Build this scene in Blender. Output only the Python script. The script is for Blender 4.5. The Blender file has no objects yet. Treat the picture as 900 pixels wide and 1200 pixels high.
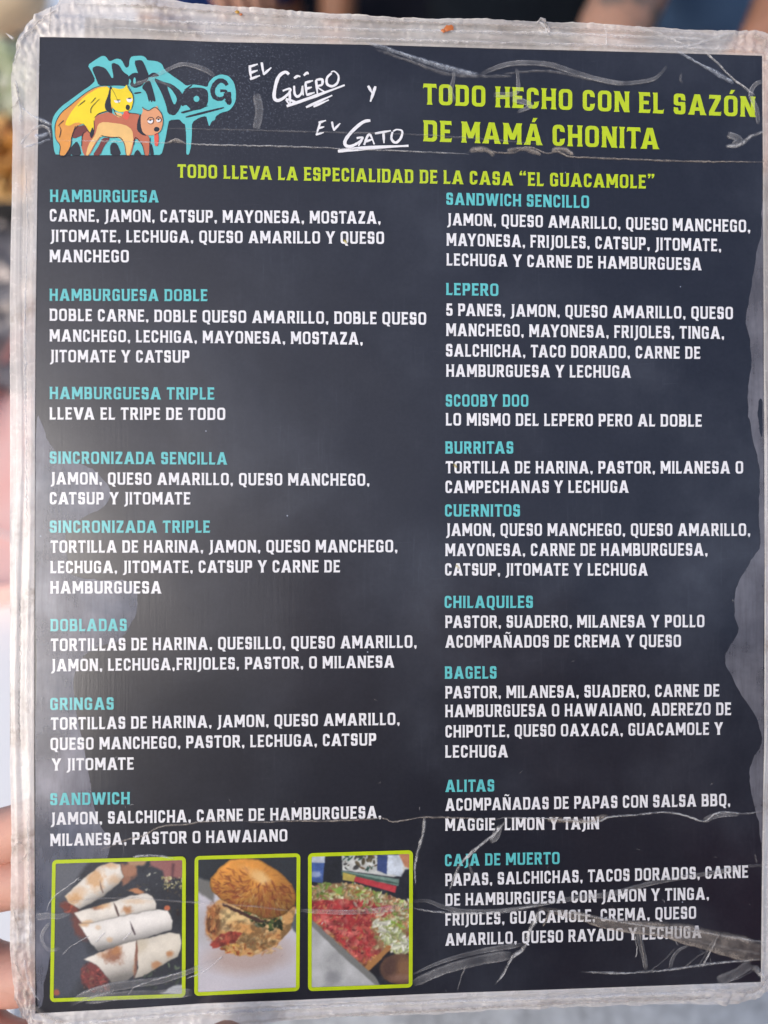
import bpy, bmesh, math, random
import numpy as np
from mathutils import Vector, Matrix, Quaternion, geometry
random.seed(7); rng = np.random.default_rng(7)
S = bpy.context.scene
R = math.radians
C = S.collection

# ------------------------------------------------------------------ camera
PITCH = 50
cam_d = bpy.data.cameras.new('camera'); cam = bpy.data.objects.new('camera', cam_d); C.objects.link(cam)
cam.location = (0, 0, 1.35); cam.rotation_euler = (R(90 - PITCH), 0, 0)
cam_d.sensor_fit = 'VERTICAL'; cam_d.sensor_height = 24; cam_d.lens = 18      # focal = 900 of the photo's pixels
cam_d.clip_start = .01; cam_d.clip_end = 200
cam_d.dof.use_dof = True; cam_d.dof.focus_distance = .2265; cam_d.dof.aperture_fstop = 3.4
S.camera = cam
CM = Matrix.Translation(cam.location) @ cam.rotation_euler.to_matrix().to_4x4()

# ------------------------------------------------------------------ light
w = bpy.data.worlds.new('World'); S.world = w; w.use_nodes = True
nt = w.node_tree; bgn = nt.nodes['Background']
sky = nt.nodes.new('ShaderNodeTexSky'); sky.sky_type = 'NISHITA'; sky.sun_disc = False
SUN_EL, SUN_AZ = R(37), R(-140)            # azimuth measured from +Y towards +X
sky.sun_elevation = SUN_EL; sky.sun_rotation = SUN_AZ
sky.air_density = 1.0; sky.dust_density = 3.0
nt.links.new(sky.outputs[0], bgn.inputs[0]); bgn.inputs[1].default_value = .145
sl = bpy.data.lights.new('sun', 'SUN'); sun = bpy.data.objects.new('sun', sl); C.objects.link(sun)
sl.energy = .95; sl.angle = R(32); sl.color = (1, .975, .94)
sd = Vector((math.sin(SUN_AZ) * math.cos(SUN_EL), math.cos(SUN_AZ) * math.cos(SUN_EL), math.sin(SUN_EL)))
sun.rotation_euler = sd.to_track_quat('Z', 'Y').to_euler(); sun.location = (-3, -1, 4)
S.view_settings.view_transform = 'Standard'; S.view_settings.look = 'None'
S.view_settings.exposure = 0.46; S.view_settings.gamma = 1

# ------------------------------------------------------------------ helpers
def lin(c):
    return tuple(((v / 255) / 12.92 if v / 255 <= .04045 else ((v / 255 + .055) / 1.055) ** 2.4) for v in c)
def tag(o, label=None, cat=None, group=None, kind=None):
    if label: o['label'] = label
    if cat: o['category'] = cat
    if group: o['group'] = group
    if kind: o['kind'] = kind
    return o
def empty(name, loc=(0, 0, 0), parent=None):
    o = bpy.data.objects.new(name, None); C.objects.link(o); o.location = loc; o.parent = parent
    o.empty_display_size = .02
    return o
def mesh_obj(name, vs, fs, mats, parent=None, mi=None, smooth=False):
    me = bpy.data.meshes.new(name); me.from_pydata([tuple(v) for v in vs], [], fs)
    if not isinstance(mats, (list, tuple)): mats = [mats]
    for m in mats: me.materials.append(m)
    if mi: me.polygons.foreach_set('material_index', mi)
    if smooth: me.polygons.foreach_set('use_smooth', [True] * len(me.polygons))
    me.update()
    o = bpy.data.objects.new(name, me); C.objects.link(o); o.parent = parent
    return o
def bm_obj(name, bm, mat, parent=None, smooth=True):
    me = bpy.data.meshes.new(name); bm.to_mesh(me); bm.free(); me.materials.append(mat)
    if smooth: me.polygons.foreach_set('use_smooth', [True] * len(me.polygons))
    o = bpy.data.objects.new(name, me); C.objects.link(o); o.parent = parent
    return o
class NT:
    """small shader-tree builder"""
    def __init__(s, m): s.t = m.node_tree; s.n = s.t.nodes; s.l = s.t.links
    def add(s, typ, **kw):
        nd = s.n.new(typ)
        for k, v in kw.items():
            if k.startswith('i_'):
                key = k[2:]; key = int(key) if key.isdigit() else key.replace('_', ' ')
                if hasattr(v, 'links'): s.l.new(v, nd.inputs[key])
                else: nd.inputs[key].default_value = v
            else: setattr(nd, k, v)
        return nd
    def math(s, op, a, b=0.0, c=0.0, clamp=False):
        nd = s.n.new('ShaderNodeMath'); nd.operation = op; nd.use_clamp = clamp
        for i, v in enumerate((a, b, c)):
            if hasattr(v, 'links'): s.l.new(v, nd.inputs[i])
            else: nd.inputs[i].default_value = v
        return nd.outputs[0]
    def ramp(s, v, a, b, lo=0.0, hi=1.0):
        nd = s.n.new('ShaderNodeMapRange'); s.l.new(v, nd.inputs[0])
        for i, q in enumerate((a, b, lo, hi)): nd.inputs[i + 1].default_value = q
        return nd.outputs[0]
    def mixc(s, f, a, b):
        nd = s.n.new('ShaderNodeMix'); nd.data_type = 'RGBA'
        for k, v in ((0, f), (6, a), (7, b)):
            if hasattr(v, 'links'): s.l.new(v, nd.inputs[k])
            else: nd.inputs[k].default_value = (*v, 1) if k else v
        return nd.outputs[2]
    def noise(s, vec, scale, detail=3, rough=.5, dist=0):
        nd = s.add('ShaderNodeTexNoise', i_Scale=scale, i_Detail=detail, i_Roughness=rough, i_Distortion=dist)
        s.l.new(vec, nd.inputs['Vector']); return nd.outputs['Fac']
    def coords(s, sc=(1, 1, 1), rot=(0, 0, 0), kind='Object'):
        tc = s.n.new('ShaderNodeTexCoord'); mp = s.n.new('ShaderNodeMapping')
        mp.inputs['Scale'].default_value = sc; mp.inputs['Rotation'].default_value = rot
        s.l.new(tc.outputs[kind], mp.inputs[0]); return mp.outputs[0]
def new_mat(name):
    m = bpy.data.materials.new(name); m.use_nodes = True
    for nd in list(m.node_tree.nodes):
        if nd.type != 'OUTPUT_MATERIAL': m.node_tree.nodes.remove(nd)
    return m
def simple_mat(name, rgb, rough=.6, var=.15, scale=20, bump=.2, bscale=60, rgb2=None, coat=0, sss=0, bdist=.002):
    m = new_mat(name); t = NT(m); co = t.coords()
    n = t.noise(co, scale, 5, .6)
    c2 = rgb2 or tuple(v * (1 - var * 2) for v in rgb); 
    col = t.mixc(t.ramp(n, .3, .7), c2, rgb)
    b = t.add('ShaderNodeBump', i_Strength=bump, i_Distance=bdist); t.l.new(t.noise(co, bscale, 4, .6), b.inputs['Height'])
    p = t.add('ShaderNodeBsdfPrincipled', i_Roughness=rough); t.l.new(col, p.inputs['Base Color']); t.l.new(b.outputs[0], p.inputs['Normal'])
    p.inputs['Coat Weight'].default_value = coat
    if sss: p.inputs['Subsurface Weight'].default_value = sss; p.inputs['Subsurface Scale'].default_value = .01
    t.l.new(p.outputs[0], m.node_tree.nodes['Material Output'].inputs[0])
    return m

# ------------------------------------------------------------------ the menu's own frame
def rotv(a):
    a = Vector(a); return Matrix.Rotation(a.length, 4, a.normalized())
MENU_M = CM @ Matrix.Translation((.00722, -.00249, -.22596)) @ rotv((-.00478, .0532, .00089))
MINV = MENU_M.inverted(); CAM_L = MINV @ cam.location
def ray(px, py): return Vector(((px - 450) / 900, (600 - py) / 900, -1))
def P(px, py, h=0.0):
    """menu-plane point (metres, menu frame) that a photo measurement belongs to, h above the sheet"""
    d = (MINV.to_3x3() @ (CM.to_3x3() @ ray(px, py)))
    t0 = -CAM_L.z / d.z; p = CAM_L + d * t0
    return Vector((p.x, p.y, h))
PXM = .28 / 1120            # metres per photo pixel on the sheet
menu = empty('laminated_menu'); menu.matrix_world = MENU_M
tag(menu, 'black laminated snack menu with white, cyan and lime lettering held up by a hand', 'menu')

# -- print under glossy film: every ink of the menu shares this build-up
def film_mat(name, rgb=None, attr=None, haze=1.0, rough=.5):
    m = new_mat(name); t = NT(m); co = t.coords()
    if attr:
        base = t.add('ShaderNodeAttribute', attribute_name=attr).outputs['Color']
    else:
        wear = t.ramp(t.noise(co, 260, 4, .6), .35, .7, .93, 1.05)
        base = t.add('ShaderNodeVectorMath', operation='SCALE'); base.inputs[0].default_value = rgb; t.l.new(wear, base.inputs['Scale']); base = base.outputs[0]
    # surface relief of the film: slow waves, fine vertical brush marks, grain
    bump1 = t.add('ShaderNodeBump', i_Strength=.55, i_Distance=.0016); t.l.new(t.noise(co, 16, 2, .4, .4), bump1.inputs['Height'])
    cs = t.coords((1100, 45, 1), (0, 0, .03)); st = t.noise(cs, 1, 3, .6)
    bump2 = t.add('ShaderNodeBump', i_Strength=.18, i_Distance=.00006); t.l.new(st, bump2.inputs['Height']); t.l.new(bump1.outputs[0], bump2.inputs['Normal'])
    bump3 = t.add('ShaderNodeBump', i_Strength=.10, i_Distance=.0001); t.l.new(t.noise(co, 1600, 3, .7), bump3.inputs['Height']); t.l.new(bump2.outputs[0], bump3.inputs['Normal'])
    p = t.add('ShaderNodeBsdfPrincipled', i_Roughness=rough, i_Coat_Weight=1.0, i_Coat_Roughness=.16, i_Coat_IOR=1.5)
    p.inputs['Specular IOR Level'].default_value = .25
    t.l.new(base, p.inputs['Base Color']); t.l.new(bump3.outputs[0], p.inputs['Normal']); t.l.new(bump3.outputs[0], p.inputs['Coat Normal'])
    # scuffs: cloudy rub marks tinted blue as painted sky sheen, hairline scratches, dust
    cloud = t.math('POWER', t.ramp(t.noise(co, 16, 7, .6, .15), .42, .80), 1.5)
    fine = t.ramp(t.noise(t.coords((900, 60, 1), (0, 0, .12)), 1, 4, .7), .55, .8)
    fine2 = t.ramp(t.noise(t.coords((70, 1000, 1), (0, 0, -.5)), 1, 4, .7), .62, .85)
    fine3 = t.ramp(t.noise(t.coords((900, 50, 1), (0, 0, -.7)), 1, 4, .7), .64, .85)
    where = t.ramp(t.noise(co, 30, 3, .5), .45, .68)
    scr = t.math('MULTIPLY', t.math('ADD', t.math('ADD', t.math('MULTIPLY', fine, .5), fine2), fine3), where)
    vo = t.add('ShaderNodeTexVoronoi', i_Scale=170.0); t.l.new(co, vo.inputs['Vector'])
    dust = t.math('MULTIPLY', t.math('LESS_THAN', vo.outputs['Distance'], .036), t.math('GREATER_THAN', t.add('ShaderNodeSeparateColor', i_0=vo.outputs['Color']).outputs[0], .93))
    grain = t.ramp(t.noise(co, 900, 2, .6), .3, .8)
    # milky rub zone with speckle between the hand lettering and the logo
    sp = t.add('ShaderNodeVectorMath', operation='DISTANCE'); t.l.new(t.n[-1].outputs[0] if False else t.coords(), sp.inputs[0]); sp.inputs[1].default_value = P(285, 100)
    zone = t.ramp(t.math('ADD', sp.outputs['Value'], t.math('MULTIPLY', t.noise(co, 60, 3, .6), .02)), .016, .036, 1, 0)
    speck = t.math('MULTIPLY', t.ramp(t.noise(co, 1500, 2, .7), .56, .66), zone)
    f = t.math('ADD', t.math('MULTIPLY', cloud, .07), t.math('MULTIPLY', scr, .05))
    f = t.math('ADD', f, t.math('MULTIPLY', grain, .006))
    f = t.math('ADD', f, t.math('MULTIPLY', speck, .10))
    f = t.math('ADD', t.math('MULTIPLY', f, haze), .001)
    f = t.math('ADD', f, t.math('MULTIPLY', dust, .45), clamp=True)
    d = t.add('ShaderNodeBsdfDiffuse', i_Color=(.62, .70, .88, 1))
    mx = t.add('ShaderNodeMixShader'); t.l.new(f, mx.inputs[0]); t.l.new(p.outputs[0], mx.inputs[1]); t.l.new(d.outputs[0], mx.inputs[2])
    t.l.new(mx.outputs[0], t.n['Material Output'].inputs[0])
    return m
M_black = film_mat('black print under film', (.008, .009, .018))
M_white = film_mat('white print under film', (.78, .78, .82), haze=.6)
M_cyan = film_mat('cyan print under film', (.11, .52, .55), haze=.8)
M_lime = film_mat('lime print under film', (.47, .60, .003), haze=.8)
M_pic = film_mat('picture print under film', attr='ink')

# ------------------------------------------------------------------ sheet
def slab(name, outline, h0, h1, mat, parent):
    n = len(outline); vs = [P(x, y, h1) for x, y in outline] + [P(x, y, h0) for x, y in outline]
    fs = [tuple(reversed(range(n))), tuple(range(n, 2 * n))] + [(i, (i + 1) % n, n + (i + 1) % n, n + i) for i in range(n)]
    return mesh_obj(name, vs, fs, mat, parent)
TOP = [(46, 43), (160, 45), (260, 49), (450, 52.5), (560, 56), (760, 61), (893.5, 65)]
RIGHT = [(895, 300), (896.5, 650), (896, 860), (893.5, 1000), (892, 1151)]
BOT = [(700, 1158), (500, 1165), (350, 1172), (240, 1176), (150, 1182), (41, 1188)]
LEFT = [(39.5, 900), (40, 700), (41, 400), (43.5, 200)]
SHEET = TOP + RIGHT + BOT + LEFT
slab('printed_sheet', SHEET, -.0003, 0, M_black, menu)

# ------------------------------------------------------------------ lettering: own glyph outlines
def arc(cx, cy, r, a0, a1, n=4):
    return [(cx + r * math.cos(R(a0 + (a1 - a0) * i / n)), cy + r * math.sin(R(a0 + (a1 - a0) * i / n))) for i in range(n + 1)]
def rr(x0, y0, x1, y1, bl=0, br=None, tr=None, tl=None):
    if br is None: br = tr = tl = bl
    p = []
    p += arc(x0 + bl, y0 + bl, bl, 180, 270) if bl else [(x0, y0)]
    p += arc(x1 - br, y0 + br, br, 270, 360) if br else [(x1, y0)]
    p += arc(x1 - tr, y1 - tr, tr, 0, 90) if tr else [(x1, y1)]
    p += arc(x0 + tl, y1 - tl, tl, 90, 180) if tl else [(x0, y1)]
    return p
A_, X_ = 1, 0
def glyph_set(s_, b_, SF):
    def stem(x, y0=0, y1=100, wd=s_, bot=1, top=1, L=SF, Rr=SF):
        """a vertical stroke with small wedge feet"""
        p = []
        if bot: p += [(x - L, y0), (x + wd + Rr, y0), (x + wd, y0 + 13)]
        else: p += [(x, y0), (x + wd, y0)]
        if top: p += [(x + wd, y1 - 13), (x + wd + Rr, y1), (x - L, y1), (x, y1 - 13)]
        else: p += [(x + wd, y1), (x, y1)]
        if bot: p += [(x, y0 + 13)]
        return p
    def bx(x0, y0, x1, y1): return [(x0, y0), (x1, y0), (x1, y1), (x0, y1)]
    def g_O(w=66): return [(A_, rr(0, 0, w, 100, 22)), (X_, rr(s_, b_, w - s_, 100 - b_, 8))]
    G = {}
    G['O'] = (66, g_O())
    G['Ó'] = (66, g_O() + [(A_, [(26, 108), (40, 108), (54, 128), (34, 128)])])
    G['Q'] = (66, g_O() + [(A_, [(30, 4), (50, 8), (66, -16), (44, -16), (38, -8)])])
    G['C'] = (59, [(A_, rr(0, 0, 57, 100, 22)), (X_, rr(s_, b_, 36, 82, 7)), (X_, bx(34, 33, 60, 69)), (A_, [(35, b_), (57, 18), (60, 36), (38, 31)]), (A_, [(36, 82), (38, 68), (59, 65), (57, 84)])])
    G['G'] = (63, [(A_, rr(0, 0, 62, 100, 22)), (X_, rr(s_, b_, 40, 82, 7)), (X_, bx(38, 47, 64, 69)), (A_, [(38, 82), (40, 69), (62, 66), (61, 84)]), (A_, bx(33, 38, 62, 54)), (A_, bx(40, 5, 62, 50)), (X_, bx(-3, -3, -1, -1))])
    G['D'] = (64, [(A_, rr(0, 0, 64, 100, 0, 20, 20, 0)), (A_, [(-SF, 0), (10, 0), (10, 100), (-SF, 100), (0, 87), (0, 13)]), (X_, rr(s_, b_, 64 - s_, 82, 0, 8, 8, 0))])
    G['B'] = (63, [(A_, rr(0, 0, 63, 55, 0, 16, 12, 0)), (A_, rr(0, 46, 60, 100, 0, 10, 16, 0)), (A_, [(-SF, 0), (10, 0), (10, 100), (-SF, 100), (0, 87), (0, 13)]), (X_, rr(s_, 17, 41, 42, 0, 6, 6, 0)), (X_, rr(s_, 59, 39, 83, 0, 6, 6, 0)), (X_, [(64, 46), (57, 50.5), (64, 55)])])
    G['P'] = (61, [(A_, rr(0, 36, 61, 100, 0, 17, 17, 0)), (A_, stem(0)), (X_, rr(s_, 53, 39, 83, 0, 7, 7, 0))])
    G['R'] = (64, [(A_, rr(0, 40, 61, 100, 0, 14, 17, 0)), (A_, stem(0)), (A_, [(24, 46), (44, 48), (68, 0), (44, 0)]), (X_, rr(s_, 56, 39, 83, 0, 7, 7, 0))])
    G['E'] = (53, [(A_, stem(0, Rr=0)), (A_, [(5, 0), (52, 0), (55, 22), (50, b_), (5, b_)]), (A_, bx(5, 42, 46, 59)), (A_, [(5, 82), (49, 82), (54, 78), (52, 100), (5, 100)])])
    G['F'] = (51, [(A_, stem(0)), (A_, bx(5, 40, 45, 57)), (A_, [(5, 82), (47, 82), (53, 77), (51, 100), (5, 100)])])
    G['L'] = (49, [(A_, stem(0, Rr=0)), (A_, [(5, 0), (48, 0), (52, 24), (46, b_), (5, b_)])])
    G['H'] = (67, [(A_, stem(0)), (A_, stem(67 - s_)), (A_, bx(5, 41, 62, 59))])
    G['I'] = (s_, [(A_, stem(0))])
    G['J'] = (30, [(A_, [(30 - s_ - 4, 100), (34, 100), (30, 87), (30, 6), (25, -7), (13, -16), (-3, -18), (-2, -9), (5, -2), (30 - s_, 8), (30 - s_, 87)])])
    G['T'] = (62, [(A_, stem(20, L=SF)), (A_, [(0, 100), (62, 100), (65, 76), (59, 82), (3, 82), (-3, 76)])])
    G['U'] = (66, [(A_, rr(0, 0, 66, 60, 18, 18, 0, 0)), (A_, bx(0, 40, 66, 100)), (X_, rr(s_, b_, 66 - s_, 101, 8, 8, 0, 0)), (A_, [(-4, 100), (0, 87), (s_, 87), (s_ + 3, 100)]), (A_, [(66 - s_ - 3, 100), (66 - s_, 87), (66, 87), (70, 100)])])
    G['N'] = (70, [(A_, stem(0, Rr=3)), (A_, stem(70 - s_, L=3)), (A_, [(0, 100), (24, 100), (70, 0), (46, 0)])])
    G['Ñ'] = (70, G['N'][1] + [(A_, [(14, 108), (22, 115), (34, 113), (46, 108), (57, 116), (57, 126), (46, 119), (34, 124), (22, 126), (14, 118)])])
    G['M'] = (86, [(A_, stem(0)), (A_, stem(86 - s_)), (A_, [(0, 100), (24, 100), (54, 22), (32, 22)]), (A_, [(62, 100), (86, 100), (54, 22), (32, 22)])])
    aa = [(A_, [(0, 0), (28, 100), (56, 100), (84, 0)]), (A_, [(-SF, 0), (26, 0), (23, 12), (3, 12)]), (A_, [(58, 0), (84 + SF, 0), (81, 12), (61, 12)]), (X_, [(27.5, -1), (30, 20), (54, 20), (56.5, -1)]), (X_, [(34, 37), (42, 73), (50, 37)])]
    G['A'] = (84, aa); G['Á'] = (84, aa + [(A_, [(34, 108), (48, 108), (62, 128), (42, 128)])])
    G['V'] = (80, [(A_, [(-3, 100), (24, 100), (40, 36), (56, 100), (83, 100), (54, 0), (26, 0)])])
    G['W'] = (108, [(A_, [(-3, 100), (22, 100), (31, 36), (44, 100), (64, 100), (77, 36), (86, 100), (111, 100), (90, 0), (66, 0), (54, 56), (42, 0), (18, 0)])])
    G['X'] = (74, [(A_, [(-2, 0), (23, 0), (76, 100), (51, 100)]), (A_, [(51, 0), (76, 0), (23, 100), (-2, 100)])])
    G['Y'] = (74, [(A_, [(-4, 100), (22, 100), (37, 62), (52, 100), (78, 100), (48, 42), (48, 12), (52, 0), (22, 0), (26, 12), (26, 42)])])
    G['Z'] = (58, [(A_, [(2, 100), (58, 100), (58, 82), (26, 18), (57, 18), (60, 23), (58, 0), (0, 0), (0, 17), (32, 82), (4, 82), (0, 77)])])
    G['S'] = (57, [(A_, rr(0, 0, 57, 59, 16, 16, 17, 6)), (A_, rr(0, 41, 56, 100, 17, 6, 16, 16)), (X_, rr(21, 58, 36, 83, 6)), (X_, bx(34, 60, 60, 69)), (A_, [(34, 83), (36, 70), (57, 67), (56, 85)]), (X_, rr(20, 17, 36, 42, 6)), (X_, bx(-3, 32, 23, 41)), (A_, [(-1, 14), (0, 34), (21, 30), (23, 17)]), (X_, [(-3, 41), (21, 41), (22, 41.5), (10, 43), (-3, 52)])])
    G['5'] = (56, [(A_, rr(0, 0, 56, 62, 14, 17, 17, 0)), (A_, bx(3, 40, 24, 100)), (A_, [(5, 83), (50, 83), (52, 100), (5, 100)]), (X_, rr(18, 17, 35, 45, 6)), (X_, bx(-3, 28, 20, 42)), (A_, [(0, 10), (0, 31), (19, 28), (21, 12)])])
    G['.'] = (22, [(A_, bx(0, 0, 22, 21))])
    G[','] = (21, [(A_, [(0, 0), (0, 20), (20, 20), (20, 4), (14, -9), (5, -9), (8, 0)])])
    G['“'] = (50, [(A_, [(0, 76), (0, 92), (10, 108), (20, 108), (13, 94), (21, 94), (21, 76)]), (A_, [(28, 76), (28, 92), (38, 108), (48, 108), (41, 94), (49, 94), (49, 76)])])
    G['”'] = (50, [(A_, [(21, 108), (21, 92), (11, 76), (1, 76), (8, 90), (0, 90), (0, 108)]), (A_, [(49, 108), (49, 92), (39, 76), (29, 76), (36, 90), (28, 90), (28, 108)])])
    return G
def union(ops):
    vs, fs = [], []
    for _, p in ops:
        k = len(vs); vs += [Vector(q) for q in p]; fs.append(list(range(k, k + len(p))))
    # even if an outline is clockwise, CDT wants them consistent
    for i, f in enumerate(fs):
        a = sum(vs[f[j]].x * vs[f[(j + 1) % len(f)]].y - vs[f[(j + 1) % len(f)]].x * vs[f[j]].y for j in range(len(f)))
        if a < 0: f.reverse()
    ov, oe, of, _, _, off = geometry.delaunay_2d_cdt(vs, [], fs, 0, 1e-4)
    tri = []
    for f, src in zip(of, off):
        if src and ops[max(src)][0]: tri.append(tuple(f))
    return [(v.x, v.y) for v in ov], tri
GC_body = {ch: (wd, *union(ops)) for ch, (wd, ops) in glyph_set(18.8, 16, 2.6).items()}
GC_head = {ch: (wd, *union(ops)) for ch, (wd, ops) in glyph_set(20, 16.5, 4.2).items()}
KERN = {('T', 'A'): -10, ('A', 'T'): -10, ('L', 'T'): -8, ('A', 'Y'): -10, ('Y', 'A'): -8, ('P', 'A'): -8, ('L', 'Y'): -8, ('A', 'V'): -10, ('V', 'A'): -10, ('R', 'T'): -2, ('T', 'O'): -2, ('D', 'A'): -4, ('A', 'U'): 0}
TH = .00006
def text_line(name, s, q, mat, GC, h=.00008, track=16, sp=29):
    """q = left x, top, base, right x, top, base measured on the sheet"""
    x0, t0, b0, x1, t1, b1 = q
    adv, xs, prev = 0, [], None
    for ch in s:
        if ch == ' ': adv += sp + track * .4; prev = None; continue
        adv += KERN.get((prev, ch), 0); xs.append((ch, adv)); adv += GC[ch][0] + track; prev = ch
    total = adv - track
    vs, fs = [], []
    for ch, ax in xs:
        _, gv, gt = GC[ch]; k = len(vs)
        jx = random.uniform(-.5, .5)
        for gx, gy in gv:
            u = (ax + gx + jx) / total; X = x0 + (x1 - x0) * u
            T = t0 + (t1 - t0) * u; B = b0 + (b1 - b0) * u
            vs.append(P(X, B + (T - B) * gy / 100, h))
        fs += [tuple(k + i for i in t) for t in gt]
    return mesh_obj(name, vs, fs, mat, menu)
L_C = [("HAMBURGUESA", 59, 222.3, 236.7, 186, 223, 237.4), ("HAMBURGUESA DOBLE", 58.5, 338.5, 352.5, 243, 339, 353),
 ("HAMBURGUESA TRIPLE", 58.5, 453.3, 467.7, 251, 454, 468.3), ("SINCRONIZADA SENCILLA", 58.5, 529, 543.3, 266, 530, 544.5),
 ("SINCRONIZADA TRIPLE", 58.5, 610, 624.3, 246, 610, 624.3), ("DOBLADAS", 59.5, 725.3, 739.7, 148.5, 725, 739.4),
 ("GRINGAS", 59, 817.7, 832, 133.3, 817, 831.5), ("SANDWICH", 59, 929.3, 943.5, 152, 928, 942.3),
 ("SANDWICH SENCILLO", 523.1, 225.8, 240, 690.2, 229.3, 244), ("LEPERO", 523, 331.6, 345.8, 584, 332.4, 347),
 ("SCOOBY DOO", 522.5, 462.2, 476.5, 619, 462.4, 476.6), ("BURRITAS", 522, 517.3, 531.6, 601.3, 517.3, 531.6),
 ("CUERNITOS", 521.5, 591, 605.3, 609.3, 591, 605.3), ("CHILAQUILES", 521, 698.2, 712.4, 624.4, 698, 712.4),
 ("BAGELS", 521.5, 780.9, 795.4, 581.8, 780.6, 795.2), ("ALITAS", 522, 913.8, 928, 579, 913.2, 927.4),
 ("CAJA DE MUERTO", 521.5, 1000.9, 1015, 655.6, 998.2, 1012.4)]
L_W = [("CARNE, JAMON, CATSUP, MAYONESA, MOSTAZA,", 58.5, 245, 259.6, 446, 247.7, 262.4),
 ("JITOMATE, LECHUGA, QUESO AMARILLO Y QUESO", 59.5, 269.3, 283.5, 450, 271.5, 286), ("MANCHEGO", 58.5, 292.7, 307.3, 151, 293, 307.6),
 ("DOBLE CARNE, DOBLE QUESO AMARILLO, DOBLE QUESO", 58.5, 361.7, 376, 499.3, 366, 380.7),
 ("MANCHEGO, LECHIGA, MAYONESA, MOSTAZA,", 58.5, 386, 400.2, 425, 389.3, 404), ("JITOMATE Y CATSUP", 59, 410, 424.5, 222, 410.6, 425),
 ("LLEVA EL TRIPE DE TODO", 58.5, 477.3, 491.7, 264, 477.8, 492.2), ("JAMON, QUESO AMARILLO, QUESO MANCHEGO,", 60, 553.3, 567.7, 433, 555, 569.3),
 ("CATSUP Y JITOMATE", 58.5, 576.7, 591, 223, 576.7, 591.2), ("TORTILLA DE HARINA, JAMON, QUESO MANCHEGO,", 59.5, 633.3, 647.7, 465.7, 632.5, 647.2),
 ("LECHUGA, JITOMATE, CATSUP Y CARNE DE", 59.3, 657.3, 671.7, 398.3, 656.2, 670.7), ("HAMBURGUESA", 59.3, 681, 695.5, 189, 681, 695.5),
 ("TORTILLAS DE HARINA, QUESILLO, QUESO AMARILLO,", 60, 748.3, 763, 488.3, 744.2, 759), ("JAMON, LECHUGA,FRIJOLES, PASTOR, O MILANESA", 60.5, 772.3, 786.7, 461.7, 768, 782.3),
 ("TORTILLAS DE HARINA, JAMON, QUESO AMARILLO,", 60, 840.7, 855.2, 468.3, 835, 849.4), ("QUESO MANCHEGO, PASTOR, LECHUGA, CATSUP", 59.3, 864.5, 879, 440.7, 859, 873.4),
 ("Y JITOMATE", 61, 888.7, 903, 156.7, 887.3, 901.8), ("JAMON, SALCHICHA, CARNE DE HAMBURGUESA,", 60, 952, 966.6, 446.7, 944.2, 958.7),
 ("MILANESA, PASTOR O HAWAIANO", 59.3, 977, 991.4, 336.7, 971.5, 985.8),
 ("JAMON, QUESO AMARILLO, QUESO MANCHEGO,", 524.4, 249.8, 264, 879, 257.8, 272.4), ("MAYONESA, FRIJOLES, CATSUP, JITOMATE,", 523.5, 273.3, 288, 844.9, 280, 294.7),
 ("LECHUGA Y CARNE DE HAMBURGUESA", 523.5, 296.9, 311.2, 821.8, 302.2, 316.9), ("5 PANES, JAMON, QUESO AMARILLO, QUESO", 523, 355.6, 370, 858.7, 359.6, 374.2),
 ("MANCHEGO, MAYONESA, FRIJOLES, TINGA,", 523, 379, 393.8, 848.4, 382.7, 397.3), ("SALCHICHA, TACO DORADO, CARNE DE", 522.7, 403, 417.8, 820.4, 406.2, 420.6),
 ("HAMBURGUESA Y LECHUGA", 523, 427, 441.5, 739, 428.2, 442.8), ("LO MISMO DEL LEPERO PERO AL DOBLE", 522.7, 484, 498.7, 822.2, 485.6, 500.1),
 ("TORTILLA DE HARINA, PASTOR, MILANESA O", 522.5, 540.4, 554.7, 870.7, 540.4, 555), ("CAMPECHANAS Y LECHUGA", 522, 563.2, 577.8, 736.4, 563, 577.5),
 ("JAMON, QUESO MANCHEGO, QUESO AMARILLO,", 523, 613.3, 628, 879, 613.3, 628), ("MAYONESA, CARNE DE HAMBURGUESA,", 522, 637, 651.6, 829, 636.4, 651.2),
 ("CATSUP, JITOMATE Y LECHUGA", 521.5, 660, 674.4, 758.7, 660, 674.6), ("PASTOR, SUADERO, MILANESA Y POLLO", 522, 721.3, 735.8, 825.3, 720.4, 735),
 ("ACOMPAÑADOS DE CREMA Y QUESO", 522, 744.4, 759, 797.8, 743.6, 758.2), ("PASTOR, MILANESA, SUADERO, CARNE DE", 522, 804, 818.4, 842.7, 801.5, 816.2),
 ("HAMBURGUESA O HAWAIANO, ADEREZO DE", 522, 825.8, 840.4, 856.4, 823, 838), ("CHIPOTLE, QUESO OAXACA, GUACAMOLE Y", 522, 849.8, 864.2, 846.7, 846.2, 860.9),
 ("LECHUGA", 522, 873.3, 887.8, 595, 872.8, 887.4), ("ACOMPAÑADAS DE PAPAS CON SALSA BBQ,", 522, 935.6, 950.2, 855.6, 929.8, 944.4),
 ("MAGGIE, LIMON Y TAJIN", 522, 959, 973.5, 701.8, 956.9, 971.6), ("PAPAS, SALCHICHAS, TACOS DORADOS, CARNE", 522, 1023.6, 1038.2, 876.4, 1013.8, 1028.4),
 ("DE HAMBURGUESA CON JAMON Y TINGA,", 522, 1047, 1061.5, 830.7, 1039.6, 1054), ("FRIJOLES, GUACAMOLE, CREMA, QUESO", 522, 1070.2, 1084.6, 815.6, 1061.8, 1076.4),
 ("AMARILLO, QUESO RAYADO Y LECHUGA", 522, 1093.8, 1108.2, 821.8, 1084.4, 1099)]
for t in L_C: text_line('dish_heading', t[0], t[1:], M_cyan, GC_body)
for t in L_W: text_line('dish_text', t[0], t[1:], M_white, GC_body)
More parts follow.
